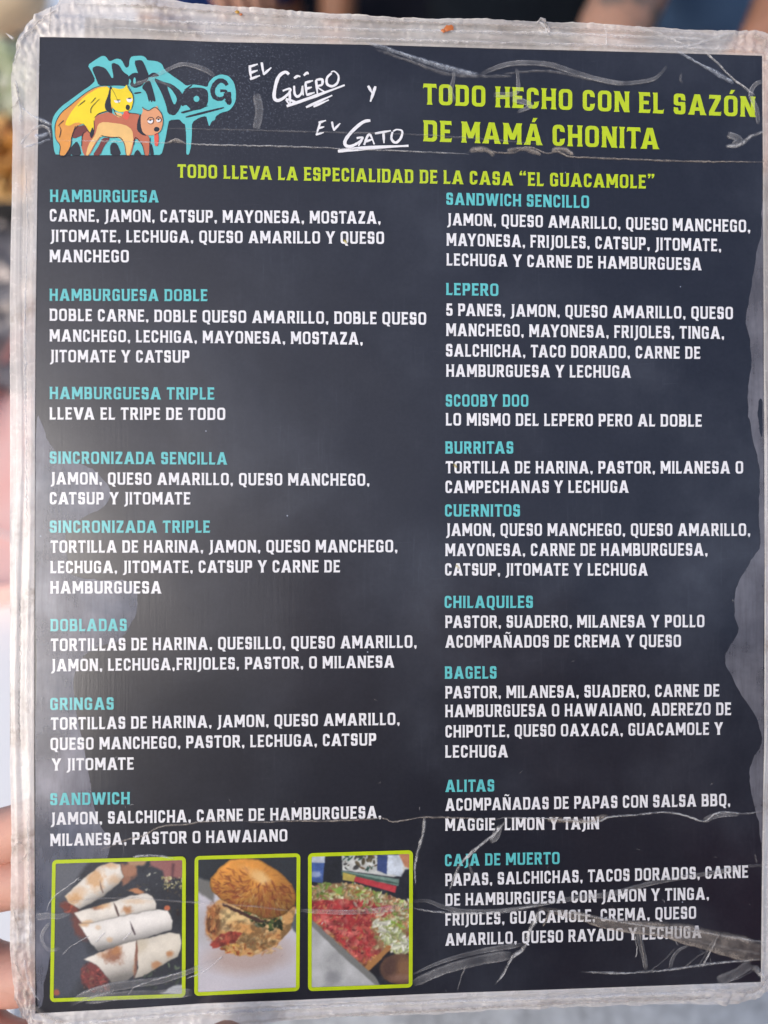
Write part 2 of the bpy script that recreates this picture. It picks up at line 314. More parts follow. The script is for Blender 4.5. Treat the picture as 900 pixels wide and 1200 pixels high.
text_line('slogan_text', "TODO HECHO CON EL SAZÓN", (496.3, 98, 122.5, 884.6, 113.4, 137.4), M_lime, GC_head)
text_line('slogan_text', "DE MAMÁ CHONITA", (496.8, 141, 165.7, 771.7, 150.3, 175), M_lime, GC_head)
text_line('slogan_text', "TODO LLEVA LA ESPECIALIDAD DE LA CASA “EL GUACAMOLE”", (208.3, 192.5, 208.3, 766.7, 205.3, 221.3), M_lime, GC_head)

# ------------------------------------------------------------------ brush lettering
def brush(strokes, conv, wd, h):
    vs, fs = [], []
    for st in strokes:
        k0 = len(vs); wds = wd
        if isinstance(st, tuple): st, wds = st
        pts = [conv(*p) for p in st]; n = len(pts)
        # resample with Catmull-Rom for a hand-drawn line
        out = []
        for i in range(n - 1):
            p0, p1, p2, p3 = pts[max(i - 1, 0)], pts[i], pts[i + 1], pts[min(i + 2, n - 1)]
            for q in range(5):
                t = q / 5
                out.append(tuple(.5 * ((2 * p1[a]) + (-p0[a] + p2[a]) * t + (2 * p0[a] - 5 * p1[a] + 4 * p2[a] - p3[a]) * t * t + (-p0[a] + 3 * p1[a] - 3 * p2[a] + p3[a]) * t ** 3) for a in (0, 1)))
        out.append(pts[-1]); m = len(out)
        for i, (x, y) in enumerate(out):
            a, b = out[max(i - 1, 0)], out[min(i + 1, m - 1)]
            dx, dy = b[0] - a[0], b[1] - a[1]; L = math.hypot(dx, dy) or 1
            u = i / (m - 1); ww = wds * (.62 + .5 * math.sin(math.pi * min(1, u * 1.15 + .1)) ** .7) * random.uniform(.9, 1.1) / 2
            vs += [P(x - dy / L * ww, y + dx / L * ww, h), P(x + dy / L * ww, y - dx / L * ww, h)]
        fs += [(k0 + 2 * i, k0 + 2 * i + 2, k0 + 2 * i + 3, k0 + 2 * i + 1) for i in range(m - 1)]
        h += .000004
    return vs, fs
c2 = lambda x, y: (260 + x / 3, y / 3)
words = {
 'el': [[(98, 230), (100, 255), (104, 279)], [(95, 236), (126, 226)], [(99, 257), (126, 248)], [(99, 279), (134, 266)], [(140, 220), (147, 263)], [(146, 263), (174, 238)]],
 'guero': [([(236, 262), (222, 254), (200, 270), (188, 305), (184, 342), (196, 354), (218, 344), (240, 322), (238, 312), (214, 320)], 3.6), [(238, 318), (240, 364)],
   [(254, 276), (266, 268), (276, 270)], [(288, 266), (300, 256), (304, 262)],
   [(254, 302), (256, 330), (266, 340), (280, 328), (284, 302), (286, 336)], [(294, 292), (298, 334)], [(292, 292), (320, 284)], [(297, 313), (316, 307)], [(297, 335), (326, 326)],
   [(331, 282), (336, 330)], [(331, 282), (352, 280), (352, 298), (336, 306), (364, 326)], [(386, 258), (370, 274), (370, 296), (388, 304), (406, 292), (410, 268), (396, 252), (384, 254)],
   ([(228, 374), (330, 338), (432, 300)], 3.4), [(264, 362), (228, 350), (240, 372)], [(296, 378), (388, 336)], [(322, 376), (376, 352)]],
 'y': [[(514, 302), (528, 328)], ([(540, 304), (530, 334), (522, 358)], 3.2)],
 'el2': [[(346, 430), (340, 450), (332, 474)], [(340, 432), (366, 424)], [(338, 452), (360, 446)], [(330, 474), (358, 466)], [(387, 428), (393, 459)], [(392, 459), (416, 434)]],
 'gato': [([(522, 424), (496, 430), (458, 462), (434, 494), (436, 512), (456, 514), (482, 500), (496, 484), (474, 486)], 3.6), [(494, 486), (480, 514)], [(500, 510), (518, 472), (536, 508)], [(506, 498), (530, 490)],
   [(538, 470), (594, 460)], [(568, 466), (570, 504)], [(600, 464), (596, 488), (610, 502), (628, 488), (634, 462), (616, 456), (602, 462)], ([(408, 532), (520, 520), (656, 513)], 4)]}
for k, st in words.items():
    for_w = 2.7 if k in ('el', 'guero', 'y', 'gato') else 2.4
    mesh_obj('brush_lettering', *brush(st, c2, for_w, .00008), M_white, menu)

# ------------------------------------------------------------------ logo
lg = lambda x, y: (50 + x / 6, 55 + y / 6)
lb = lambda x, y: (150 + x / 6.43, 55 + y / 6.43)
def flat(conv, pts, h, sm=1):
    """smooth-cornered filled outline on the sheet"""
    p = pts
    for _ in range(sm):
        q = []
        for i in range(len(p)):
            a, b = p[i], p[(i + 1) % len(p)]
            q += [(a[0] * .8 + b[0] * .2, a[1] * .8 + b[1] * .2), (a[0] * .2 + b[0] * .8, a[1] * .2 + b[1] * .8)]
        p = q
    ps = [conv(x, y) for x, y in p]
    vs, tr = union([(1, ps)])
    return [P(x, y, h) for x, y in vs], tr
def a2b(x, y): return ((50 + x / 6 - 150) * 6.43, y / 6 * 6.43)
def multi(name, items, mat, parent, sm=1):
    vs, fs = [], []
    for conv, pts, h in items:
        v, f = flat(conv, pts, h, sm); k = len(vs); vs += v; fs += [tuple(k + i for i in t) for t in f]
    return mesh_obj(name, vs, fs, mat, parent)
def ell(cx, cy, rx, ry, n=18, rot=0):
    return [(cx + rx * math.cos(2 * math.pi * i / n) * math.cos(rot) - ry * math.sin(2 * math.pi * i / n) * math.sin(rot), cy + rx * math.cos(2 * math.pi * i / n) * math.sin(rot) + ry * math.sin(2 * math.pi * i / n) * math.cos(rot)) for i in range(n)]
logo = multi('restaurant_logo', [(lb, [a2b(*p) for p in [(95, 765), (78, 720), (70, 600), (62, 540), (80, 480), (130, 420), (200, 370), (280, 310), (340, 270), (372, 235), (345, 175), (316, 130), (370, 92), (420, 62), (445, 68), (470, 105), (520, 82), (555, 90), (585, 150), (607, 140), (612, 88), (627, 66), (700, 62), (725, 75), (735, 95), (800, 100), (840, 120), (855, 160)]] +
  [(330, 215), (400, 262), (440, 295), (480, 283), (545, 290), (600, 305), (610, 265), (645, 228), (700, 206), (760, 220), (800, 270), (814, 340), (812, 405), (790, 450), (760, 482), (700, 497), (660, 525), (657, 550), (632, 560), (612, 602), (600, 562), (590, 520), (540, 532), (482, 568), (482, 650), (475, 750), (460, 812), (440, 812), (440, 750), (438, 650), (430, 580), (415, 578), (400, 560), (385, 546), (310, 552), (300, 600), (285, 680), (270, 750), (252, 814), (190, 814), (60, 814)], .00006)], M_cyan, menu)
tag(logo)
H1 = .00009
letters = [
 (lg, [(345, 150), (385, 132), (440, 148), (470, 190), (487, 222), (500, 214), (482, 122), (500, 112), (538, 128), (565, 175), (610, 205), (604, 278), (515, 272), (480, 275), (395, 275), (372, 215)], H1),
 (lg, [(596, 215), (640, 180), (700, 190), (725, 235), (700, 275), (650, 292), (612, 270), (625, 236)], H1 + .000004),
 (lg, [(640, 98), (696, 92), (715, 118), (752, 212), (720, 262), (676, 200)], H1 + .000008),
 (lg, [(735, 208), (775, 180), (800, 185), (822, 205), (780, 212), (745, 216)], H1 + .000012),
 (lb, [(100, 305), (150, 250), (172, 262), (212, 408), (196, 415), (186, 404), (180, 422), (168, 400), (158, 420), (140, 345)], H1),
 (lb, [(45, 345), (100, 338), (102, 350), (48, 358)], H1),
 (lb, [(190, 232), (262, 262), (335, 282), (405, 340), (418, 400), (385, 480), (350, 520), (300, 505), (288, 440), (250, 340)], H1 + .000004),
 (lb, [(400, 370), (430, 322), (500, 305), (570, 310), (604, 335), (604, 430), (560, 470), (480, 482), (440, 440), (400, 450)], H1 + .000008),
 (lb, [(395, 492), (450, 478), (600, 440), (602, 450), (460, 490), (410, 505)], H1 + .000012),
 (lb, [(430, 525), (560, 490), (722, 452), (726, 464), (570, 506), (440, 537)], H1),
 (lb, [(415, 330), (470, 290), (490, 282), (478, 300), (450, 320)], H1)]
multi('graffiti_letter', letters[:4], M_black, logo)
multi('graffiti_letter', letters[4:6], M_black, logo)
multi('graffiti_letter', letters[6:7], M_black, logo)
multi('graffiti_letter', letters[7:], M_black, logo)
mesh_obj('graffiti_letter', *brush([[(748, 290), (725, 262), (690, 256), (655, 285), (638, 330), (650, 375), (690, 394), (728, 376), (738, 335), (695, 332)], [(735, 345), (750, 385), (760, 430)], [(762, 340), (760, 385), (762, 425), (735, 400)]], lb, 5.2, H1), M_black, logo)
H2 = .00013
multi('letter_counter', [(lg, ell(647, 240, 9, 24), H2), (lb, [(292, 295), (325, 318), (362, 372), (370, 400), (356, 436), (342, 430)], H2), (lb, ell(517, 393, 22, 23), H2), (lb, [(475, 303), (505, 288), (545, 298), (530, 308)], H2), (lb, [(402, 486), (432, 432), (478, 474)], H2)], M_cyan, logo)
M_dogY = film_mat('yellow print under film', (.86, .66, .008), haze=.7); M_dogO = film_mat('orange print under film', (.72, .30, .05), haze=.7)
M_dogB = film_mat('brown print under film', (.50, .14, .07), haze=.7); M_dogL = film_mat('tan print under film', (.80, .50, .18), haze=.7)
M_dogF = film_mat('peach print under film', (.72, .33, .16), haze=.7); M_dogD = film_mat('maroon print under film', (.16, .03, .025), haze=.7); M_red = film_mat('red print under film', (.72, .10, .06), haze=.7)
multi('leg_arch', [(lg, [(195, 765), (205, 700), (240, 662), (262, 700), (275, 765)], H2), (lg, [(478, 765), (474, 700), (490, 672), (525, 680), (556, 765)], H2), (lg, [(640, 765), (652, 735), (672, 722), (700, 765)], H2), (lg, [(755, 765), (758, 690), (768, 680), (786, 765)], H2), (lg, [(160, 765), (188, 720), (215, 690), (205, 765)], H2 + .000004)], M_black, logo)  # black printed arches between the dogs' legs
H3 = .00016
body1 = [(88, 600), (92, 540), (130, 470), (200, 410), (300, 330), (380, 285), (470, 276), (540, 400), (470, 450), (400, 470), (368, 500), (362, 560), (362, 605), (340, 615), (315, 580), (290, 540), (250, 555), (222, 590), (205, 640), (198, 700), (160, 765), (120, 765), (125, 700), (95, 650)]
multi('dog_leg', [(lg, [(205, 630), (225, 570), (300, 545), (325, 610), (275, 625), (222, 648)], H3), (lg, [(350, 765), (395, 700), (420, 640), (480, 640), (432, 700), (405, 765)], H3)], M_dogD, logo)
d1 = multi('rear_dog', [(lg, body1, H3 + .00002)], M_dogO, logo)
multi('dog_back', [(lg, [(155, 545), (210, 445), (300, 345), (400, 288), (468, 280), (520, 400), (460, 447), (400, 468), (366, 500), (360, 600), (335, 608), (305, 550), (240, 530), (185, 560)], H3 + .00003)], M_dogY, logo)
multi('front_dog', [(lg, [(358, 520), (375, 485), (470, 455), (520, 490), (600, 465), (690, 475), (712, 600), (757, 640), (750, 765), (718, 765), (700, 690), (655, 640), (640, 690), (622, 765), (585, 765), (575, 680), (540, 640), (480, 640), (418, 620), (375, 680), (330, 765), (290, 765), (272, 700), (280, 620), (320, 590), (365, 620)], H3 + .000025)], M_dogB, logo)
multi('dog_belly', [(lg, [(372, 620), (390, 545), (430, 528), (580, 548), (632, 585), (640, 660), (612, 765), (590, 765), (575, 680), (545, 640), (410, 625), (368, 680), (322, 765), (305, 765), (322, 690)], H3 + .000035)], M_dogL, logo)
multi('dog_collar', [(lg, [(475, 278), (488, 282), (478, 380), (492, 470), (470, 465), (440, 440), (438, 400), (462, 340)], H3 + .00004), (lg, [(684, 475), (698, 480), (690, 560), (712, 610), (735, 628), (700, 622), (664, 590), (664, 540)], H3 + .00004)], M_black, logo)
multi('dog_face', [(lg, [(482, 285), (540, 300), (575, 292), (592, 265), (602, 298), (635, 340), (638, 385), (625, 440), (600, 455), (540, 462), (500, 440), (478, 380)], H3 + .000045)], M_dogY, logo)
multi('dog_face', [(lg, [(692, 560), (690, 490), (706, 455), (702, 425), (720, 438), (748, 448), (790, 428), (806, 415), (815, 440), (836, 470), (848, 530), (832, 595), (790, 622), (740, 625), (705, 605)], H3 + .00005)], M_dogF, logo)
multi('dog_mouth', [(lg, [(498, 435), (512, 462), (560, 470), (558, 490), (535, 500), (508, 478)], H3 + .00005)], M_dogL, logo)
multi('dog_tongue', [(lg, [(575, 455), (600, 450), (615, 480), (600, 515), (578, 512), (562, 490)], H3 + .00006), (lg, [(785, 615), (812, 605), (818, 640), (812, 700), (790, 700), (785, 650)], H3 + .00006)], M_red, logo)
multi('dog_eye', [(lg, ell(526, 380, 23, 16), H3 + .00006), (lg, ell(612, 372, 21, 20), H3 + .00006), (lg, ell(758, 522, 19, 19), H3 + .00006), (lg, ell(816, 515, 16, 18), H3 + .00006)], M_white, logo)
multi('dog_nose', [(lg, ell(600, 428, 15, 20), H3 + .00007), (lg, ell(803, 582, 20, 17), H3 + .00007), (lg, ell(534, 376, 14, 4), H3 + .00007), (lg, ell(612, 364, 12, 5), H3 + .00007), (lg, ell(758, 518, 7, 5), H3 + .00007), (lg, ell(816, 513, 6, 5), H3 + .00007), (lg, [(736, 520), (758, 512), (782, 515), (782, 518), (758, 516)], H3 + .00007), (lg, [(797, 513), (815, 506), (835, 509), (835, 512), (815, 510)], H3 + .00007), (lg, [(352, 560), (366, 610), (345, 650), (330, 620)], H3 + .00007)], M_black, logo)
multi('dog_eyelid', [(lg, [(503, 380), (510, 362), (540, 360), (551, 378)], H3 + .000065), (lg, [(590, 368), (600, 350), (626, 350), (635, 366)], H3 + .000065)], M_dogY, logo)
multi('dog_eyelid', [(lg, [(738, 522), (744, 502), (770, 500), (780, 514)], H3 + .000065), (lg, [(799, 514), (806, 496), (826, 496), (834, 508)], H3 + .000065)], M_dogF, logo)
mesh_obj('dog_outline', *brush([body1[:8], [(362, 520), (362, 600), (340, 615), (305, 570), (285, 540)], body1[-8:] + body1[:2], [(232, 560), (205, 640), (198, 700), (160, 765)], [(470, 450), (400, 470), (366, 500)],
  [(600, 275), (632, 335), (640, 380), (625, 440)], [(500, 440), (520, 482), (552, 492)], [(700, 425), (718, 440), (748, 450), (792, 428), (835, 470), (848, 530), (832, 592), (790, 620)], [(600, 466), (690, 476)], [(410, 625), (480, 640), (545, 640), (578, 690), (588, 765)],
  [(640, 690), (655, 640), (700, 690), (718, 765)], [(757, 640), (750, 765)], [(736, 520), (752, 500), (780, 506), (778, 536), (758, 546), (740, 534)], [(798, 512), (812, 494), (834, 506), (832, 528), (812, 534)], [(120, 640), (130, 590), (120, 560)], [(340, 470), (345, 430), (400, 370)], [(300, 380), (250, 420)], [(375, 360), (340, 400)], [(150, 520), (108, 560)], [(275, 700), (282, 620), (300, 600)]], lg, .75, H3 + .00008), M_black, logo)

# ------------------------------------------------------------------ printed pictures: colours worked out point by point
def hash2(ix, iy, s):
    h = (ix.astype(np.int64) * 374761393 + iy.astype(np.int64) * 668265263 + s * 1442695041) & 0xffffffff
    h = ((h ^ (h >> 13)) * 1274126177) & 0xffffffff
    return ((h ^ (h >> 16)) & 0xffff) / 65535.
def vn(x, y, sc, s=0, oc=3):
    tot, amp, out = 0, 1, 0
    for o in range(oc):
        X, Y = x / sc * 2 ** o, y / sc * 2 ** o; ix, iy = np.floor(X), np.floor(Y); fx, fy = X - ix, Y - iy
        fx = fx * fx * (3 - 2 * fx); fy = fy * fy * (3 - 2 * fy); ss = s * 7 + o
        v = (hash2(ix, iy, ss) * (1 - fx) + hash2(ix + 1, iy, ss) * fx) * (1 - fy) + (hash2(ix, iy + 1, ss) * (1 - fx) + hash2(ix + 1, iy + 1, ss) * fx) * fy
        out = out + v * amp; tot += amp; amp *= .55
    return out / tot
def sdist(x, y, poly):
    """signed distance to an outline, positive inside"""
    d = np.full(x.shape, 1e9); ins = np.zeros(x.shape, bool); n = len(poly)
    for i in range(n):
        (ax, ay), (bx_, by) = poly[i], poly[(i + 1) % n]
        ex, ey = bx_ - ax, by - ay; t = np.clip(((x - ax) * ex + (y - ay) * ey) / (ex * ex + ey * ey + 1e-9), 0, 1)
        d = np.minimum(d, np.hypot(x - ax - ex * t, y - ay - ey * t))
        c = (ay > y) != (by > y)
        with np.errstate(divide='ignore', invalid='ignore'): c &= x < (bx_ - ax) * (y - ay) / (by - ay) + ax
        ins ^= c
    return np.where(ins, d, -d)
class Paint:
    def __init__(s, x, y): s.x, s.y = x, y; s.c = np.zeros(x.shape + (3,))
    def fill(s, m, col):
        col = np.asarray(col, float); s.c = s.c * (1 - m[..., None]) + col * m[..., None]
    def poly(s, pts, col, soft=6, wob=8, ws=30, seed=1):
        x = s.x + (vn(s.x, s.y, ws, seed) - .5) * wob * 2; y = s.y + (vn(s.x, s.y, ws, seed + 50) - .5) * wob * 2
        d = sdist(x, y, pts); m = np.clip(d / soft + .5, 0, 1); s.fill(m, col); return m, d
    def ell(s, cx, cy, rx, ry, col, soft=.2, rot=0, wob=.15, ws=25, seed=1, k=1.0):
        dx, dy = s.x - cx, s.y - cy; c, q = math.cos(rot), math.sin(rot)
        r = np.hypot((dx * c + dy * q) / rx, (-dx * q + dy * c) / ry) + (vn(s.x, s.y, ws, seed) - .5) * wob * 2
        m = np.clip((1 - r) / soft + .5, 0, 1) * k; s.fill(m, col); return m, r
    def bits(s, region, cols, n, size, seed=3, ang=None, k=1.0, asp=(.25, .6)):
        r = np.random.default_rng(seed); x0, y0, x1, y1 = region[0]; poly = region[1]
        i = 0
        while i < n:
            cx, cy = r.uniform(x0, x1), r.uniform(y0, y1)
            if poly is not None and sdist(np.array([cx]), np.array([cy]), poly)[0] < 0: continue
            i += 1; a = r.uniform(0, 3.14) if ang is None else ang(cx, cy) + r.uniform(-.75, .75); L = r.uniform(*size); W = L * r.uniform(*asp); col = np.array(cols[r.integers(len(cols))], float) * r.uniform(.8, 1.15)
            sel = (abs(s.x - cx) < L * 1.6) & (abs(s.y - cy) < L * 1.6)
            if not sel.any(): continue
            xs, ys = s.x[sel] - cx, s.y[sel] - cy; c, q = math.cos(a), math.sin(a)
            u, v = (xs * c + ys * q) / L, (-xs * q + ys * c) / W; rr_ = np.hypot(u, v)
            m = np.clip((1 - rr_) / .5 + .5, 0, 1) * k; lit = (1.12 - .4 * np.clip(v * .5 + .5, 0, 1))[:, None]
            s.c[sel] = s.c[sel] * (1 - m[:, None]) + np.clip(col * lit, 0, 255) * m[:, None]
def picture(corners, conv, painter, nx, ny, frame_corners):
    root_vs = [P(*c, .00005) for c in frame_corners]
    u = np.linspace(0, 1, nx + 1); v = np.linspace(0, 1, ny + 1); U, V = np.meshgrid(u, v)
    (ax, ay), (bx_, by), (cx, cy), (dx, dy) = corners
    X = (ax * (1 - U) + bx_ * U) * (1 - V) + (dx * (1 - U) + cx * U) * V; Y = (ay * (1 - U) + by * U) * (1 - V) + (dy * (1 - U) + cy * U) * V
    gx, gy = conv(X, Y); pt = Paint(gx, gy); painter(pt)
    k = np.array([1, 3, 4, 3, 1]) / 12.; im = pt.c
    for ax_ in (0, 1):
        pd = np.pad(im, [(2, 2) if a == ax_ else (0, 0) for a in range(3)], mode='edge'); im = sum(k[q] * np.take(pd, range(q, q + im.shape[ax_]), axis=ax_) for q in range(5))
    g_ = im.mean(-1, keepdims=True); im = g_ + (im - g_) * .96; pt.c = im * .93 + 10 + (vn(gx, gy, 5, 77, 2) - .5)[..., None] * 12
    col = np.clip(pt.c, 0, 255) / 255; col = np.where(col <= .04045, col / 12.92, ((col + .055) / 1.055) ** 2.4) * .9
    # plane geometry through P, vectorised by bilinear of corner points (sheet is flat)
    pc = [P(*c, .00008) for c in corners]
    co = np.zeros((ny + 1, nx + 1, 3))
    A3 = np.array([[*p] for p in pc])
    co = (A3[0] * (1 - U)[..., None] + A3[1] * U[..., None]) * (1 - V)[..., None] + (A3[3] * (1 - U)[..., None] + A3[2] * U[..., None]) * V[..., None]
    idx = np.arange((nx + 1) * (ny + 1)).reshape(ny + 1, nx + 1)
    f = np.stack([idx[1:, :-1], idx[1:, 1:], idx[:-1, 1:], idx[:-1, :-1]], -1).reshape(-1, 4)
    me = bpy.data.meshes.new('food_picture'); me.vertices.add(len(co.reshape(-1, 3))); me.vertices.foreach_set('co', co.reshape(-1))
    me.loops.add(f.size); me.loops.foreach_set('vertex_index', f.reshape(-1)); me.polygons.add(len(f)); me.polygons.foreach_set('loop_start', np.arange(0, f.size, 4))
    at = me.color_attributes.new('ink', 'FLOAT_COLOR', 'POINT'); at.data.foreach_set('color', np.concatenate([col, np.ones(col.shape[:2] + (1,))], -1).reshape(-1))
    me.materials.append(M_pic); me.update(calc_edges=True)
    o = bpy.data.objects.new('food_picture', me); C.objects.link(o); o.parent = menu
    # lime rounded frame line round it
    th = 4.3; n = 5; outer, inner = [], []
    for k in range(4):
        c = Vector(frame_corners[k]); a = (Vector(frame_corners[k - 1]) - c).normalized(); b = (Vector(frame_corners[(k + 1) % 4]) - c).normalized()
        ro = 5.5
        for j in range(n + 1):
            t = math.pi / 2 * j / n; cc = c + (a + b) * ro
            outer.append(cc - b * ro * math.cos(t) - a * ro * math.sin(t))
            ri = 1.3; ci = c + (a + b) * (th + ri)
            inner.append(ci - b * ri * math.cos(t) - a * ri * math.sin(t))
    N = len(outer); vs = [P(p.x, p.y, .00016) for p in outer] + [P(p.x, p.y, .00016) for p in inner]
    mesh_obj('picture_frame', vs, [(i, (i + 1) % N, N + (i + 1) % N, N + i) for i in range(N)], M_lime, o)
    return o
def paint_rolls(p):
    p.fill(np.ones(p.x.shape), (38, 41, 50)); p.c *= (.75 + .5 * vn(p.x, p.y, 60, 2))[..., None]
    p.poly([(0, 90), (300, 90), (330, 330), (420, 560), (300, 720), (0, 720)], (66, 72, 86), 60, 30, 60, 3); p.poly([(200, 110), (400, 110), (300, 240), (200, 300)], (92, 96, 106), 20, 12, 40, 3)
    p.bits(((520, 100, 810, 330), None), [(70, 62, 55), (50, 52, 50), (95, 70, 50)], 40, (4, 10), 4)
    p.poly([(530, 120), (600, 115), (600, 165), (545, 220), (520, 190)], (150, 100, 75), 12, 10, 22, 6); p.ell(565, 150, 34, 28, (172, 118, 88), .4, 0, .3, 14, 8)
    p.poly([(545, 98), (650, 98), (630, 128), (570, 128)], (180, 140, 105), 10, 6, 20, 7)
    p.poly([(650, 98), (812, 98), (812, 180), (780, 185), (755, 178), (745, 200), (722, 196), (715, 150), (660, 130)], (152, 95, 92), 12, 6, 40, 9)
    p.poly([(755, 120), (768, 120), (760, 185), (752, 180)], (95, 55, 62), 10, 3, 20, 10)
    p.bits(((710, 180, 812, 232), None), [(215, 205, 150), (235, 228, 180), (170, 160, 100)], 60, (3, 9), 11)
    p.bits(((640, 150, 700, 240), None), [(205, 205, 185)], 7, (3, 8), 12)
    p.ell(600, 240, 32, 12, (196, 130, 85), .4, .2, .4, 12, 13); p.ell(735, 316, 13, 12, (200, 105, 70), .4); p.ell(782, 340, 9, 10, (35, 25, 28), .4)
    p.ell(310, 312, 38, 26, (120, 52, 42), .5, .5, .5, 14, 5); p.bits(((280, 285, 350, 340), None), [(170, 70, 50), (90, 38, 32)], 16, (5, 11), 6)
    p.ell(355, 400, 32, 60, (110, 60, 55), .6, -.5, .3, 14, 7)
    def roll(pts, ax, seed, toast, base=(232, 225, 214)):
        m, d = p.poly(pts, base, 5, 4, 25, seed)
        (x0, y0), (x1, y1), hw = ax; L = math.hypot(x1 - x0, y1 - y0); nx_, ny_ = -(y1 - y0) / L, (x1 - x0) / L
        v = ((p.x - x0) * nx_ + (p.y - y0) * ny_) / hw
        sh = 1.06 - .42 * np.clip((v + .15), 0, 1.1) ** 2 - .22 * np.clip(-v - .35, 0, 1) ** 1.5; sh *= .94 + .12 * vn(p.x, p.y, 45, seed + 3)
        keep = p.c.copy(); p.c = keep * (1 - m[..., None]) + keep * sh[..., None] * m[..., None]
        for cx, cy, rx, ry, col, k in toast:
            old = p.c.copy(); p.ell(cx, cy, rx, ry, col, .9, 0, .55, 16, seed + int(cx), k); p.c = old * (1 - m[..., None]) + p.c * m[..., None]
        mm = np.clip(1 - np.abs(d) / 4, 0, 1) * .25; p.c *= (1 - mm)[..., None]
    T1, T2, T3 = (222, 168, 112), (190, 128, 80), (150, 95, 70)
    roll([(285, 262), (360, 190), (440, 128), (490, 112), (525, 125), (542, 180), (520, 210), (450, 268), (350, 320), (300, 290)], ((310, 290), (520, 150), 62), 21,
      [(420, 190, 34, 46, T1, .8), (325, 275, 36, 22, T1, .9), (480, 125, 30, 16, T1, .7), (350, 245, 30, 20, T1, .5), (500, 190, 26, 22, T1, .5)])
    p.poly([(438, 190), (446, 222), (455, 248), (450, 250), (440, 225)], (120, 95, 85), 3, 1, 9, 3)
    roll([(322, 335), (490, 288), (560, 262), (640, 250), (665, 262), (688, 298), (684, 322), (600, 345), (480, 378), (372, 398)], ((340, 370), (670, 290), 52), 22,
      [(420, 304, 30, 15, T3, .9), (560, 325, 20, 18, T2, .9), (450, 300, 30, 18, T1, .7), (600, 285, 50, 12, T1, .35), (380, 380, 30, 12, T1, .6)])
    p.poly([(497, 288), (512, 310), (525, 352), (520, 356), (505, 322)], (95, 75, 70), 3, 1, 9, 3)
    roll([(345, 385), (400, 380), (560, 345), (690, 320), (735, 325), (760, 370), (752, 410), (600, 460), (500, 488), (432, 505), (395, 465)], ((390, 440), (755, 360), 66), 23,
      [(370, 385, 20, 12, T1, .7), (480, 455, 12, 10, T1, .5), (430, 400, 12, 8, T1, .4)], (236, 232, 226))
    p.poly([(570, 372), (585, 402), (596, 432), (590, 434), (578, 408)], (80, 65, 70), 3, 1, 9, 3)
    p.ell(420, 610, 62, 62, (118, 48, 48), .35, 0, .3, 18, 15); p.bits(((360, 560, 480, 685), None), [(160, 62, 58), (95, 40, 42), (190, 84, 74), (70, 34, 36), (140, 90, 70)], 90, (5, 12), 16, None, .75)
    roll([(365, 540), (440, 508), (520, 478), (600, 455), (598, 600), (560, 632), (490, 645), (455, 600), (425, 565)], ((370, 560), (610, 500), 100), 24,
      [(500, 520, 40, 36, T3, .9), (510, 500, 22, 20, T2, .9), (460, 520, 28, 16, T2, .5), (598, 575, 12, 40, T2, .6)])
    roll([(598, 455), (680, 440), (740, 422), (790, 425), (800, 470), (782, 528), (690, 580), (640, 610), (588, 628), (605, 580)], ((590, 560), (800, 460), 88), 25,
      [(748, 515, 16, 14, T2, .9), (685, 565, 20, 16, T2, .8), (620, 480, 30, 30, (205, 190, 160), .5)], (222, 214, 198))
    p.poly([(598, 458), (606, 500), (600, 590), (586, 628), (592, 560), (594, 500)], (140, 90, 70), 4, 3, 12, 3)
    p.bits(((600, 560, 810, 680), [(600, 630), (780, 540), (815, 560), (815, 680), (600, 680)]), [(60, 72, 60), (90, 105, 85), (40, 50, 50)], 40, (4, 14), 17)
    p.poly([(700, 690), (760, 660), (815, 645), (815, 700)], (190, 195, 200), 8, 5, 20, 30); p.ell(248, 685, 16, 14, (165, 85, 70), .5, 0, .4, 9, 18)
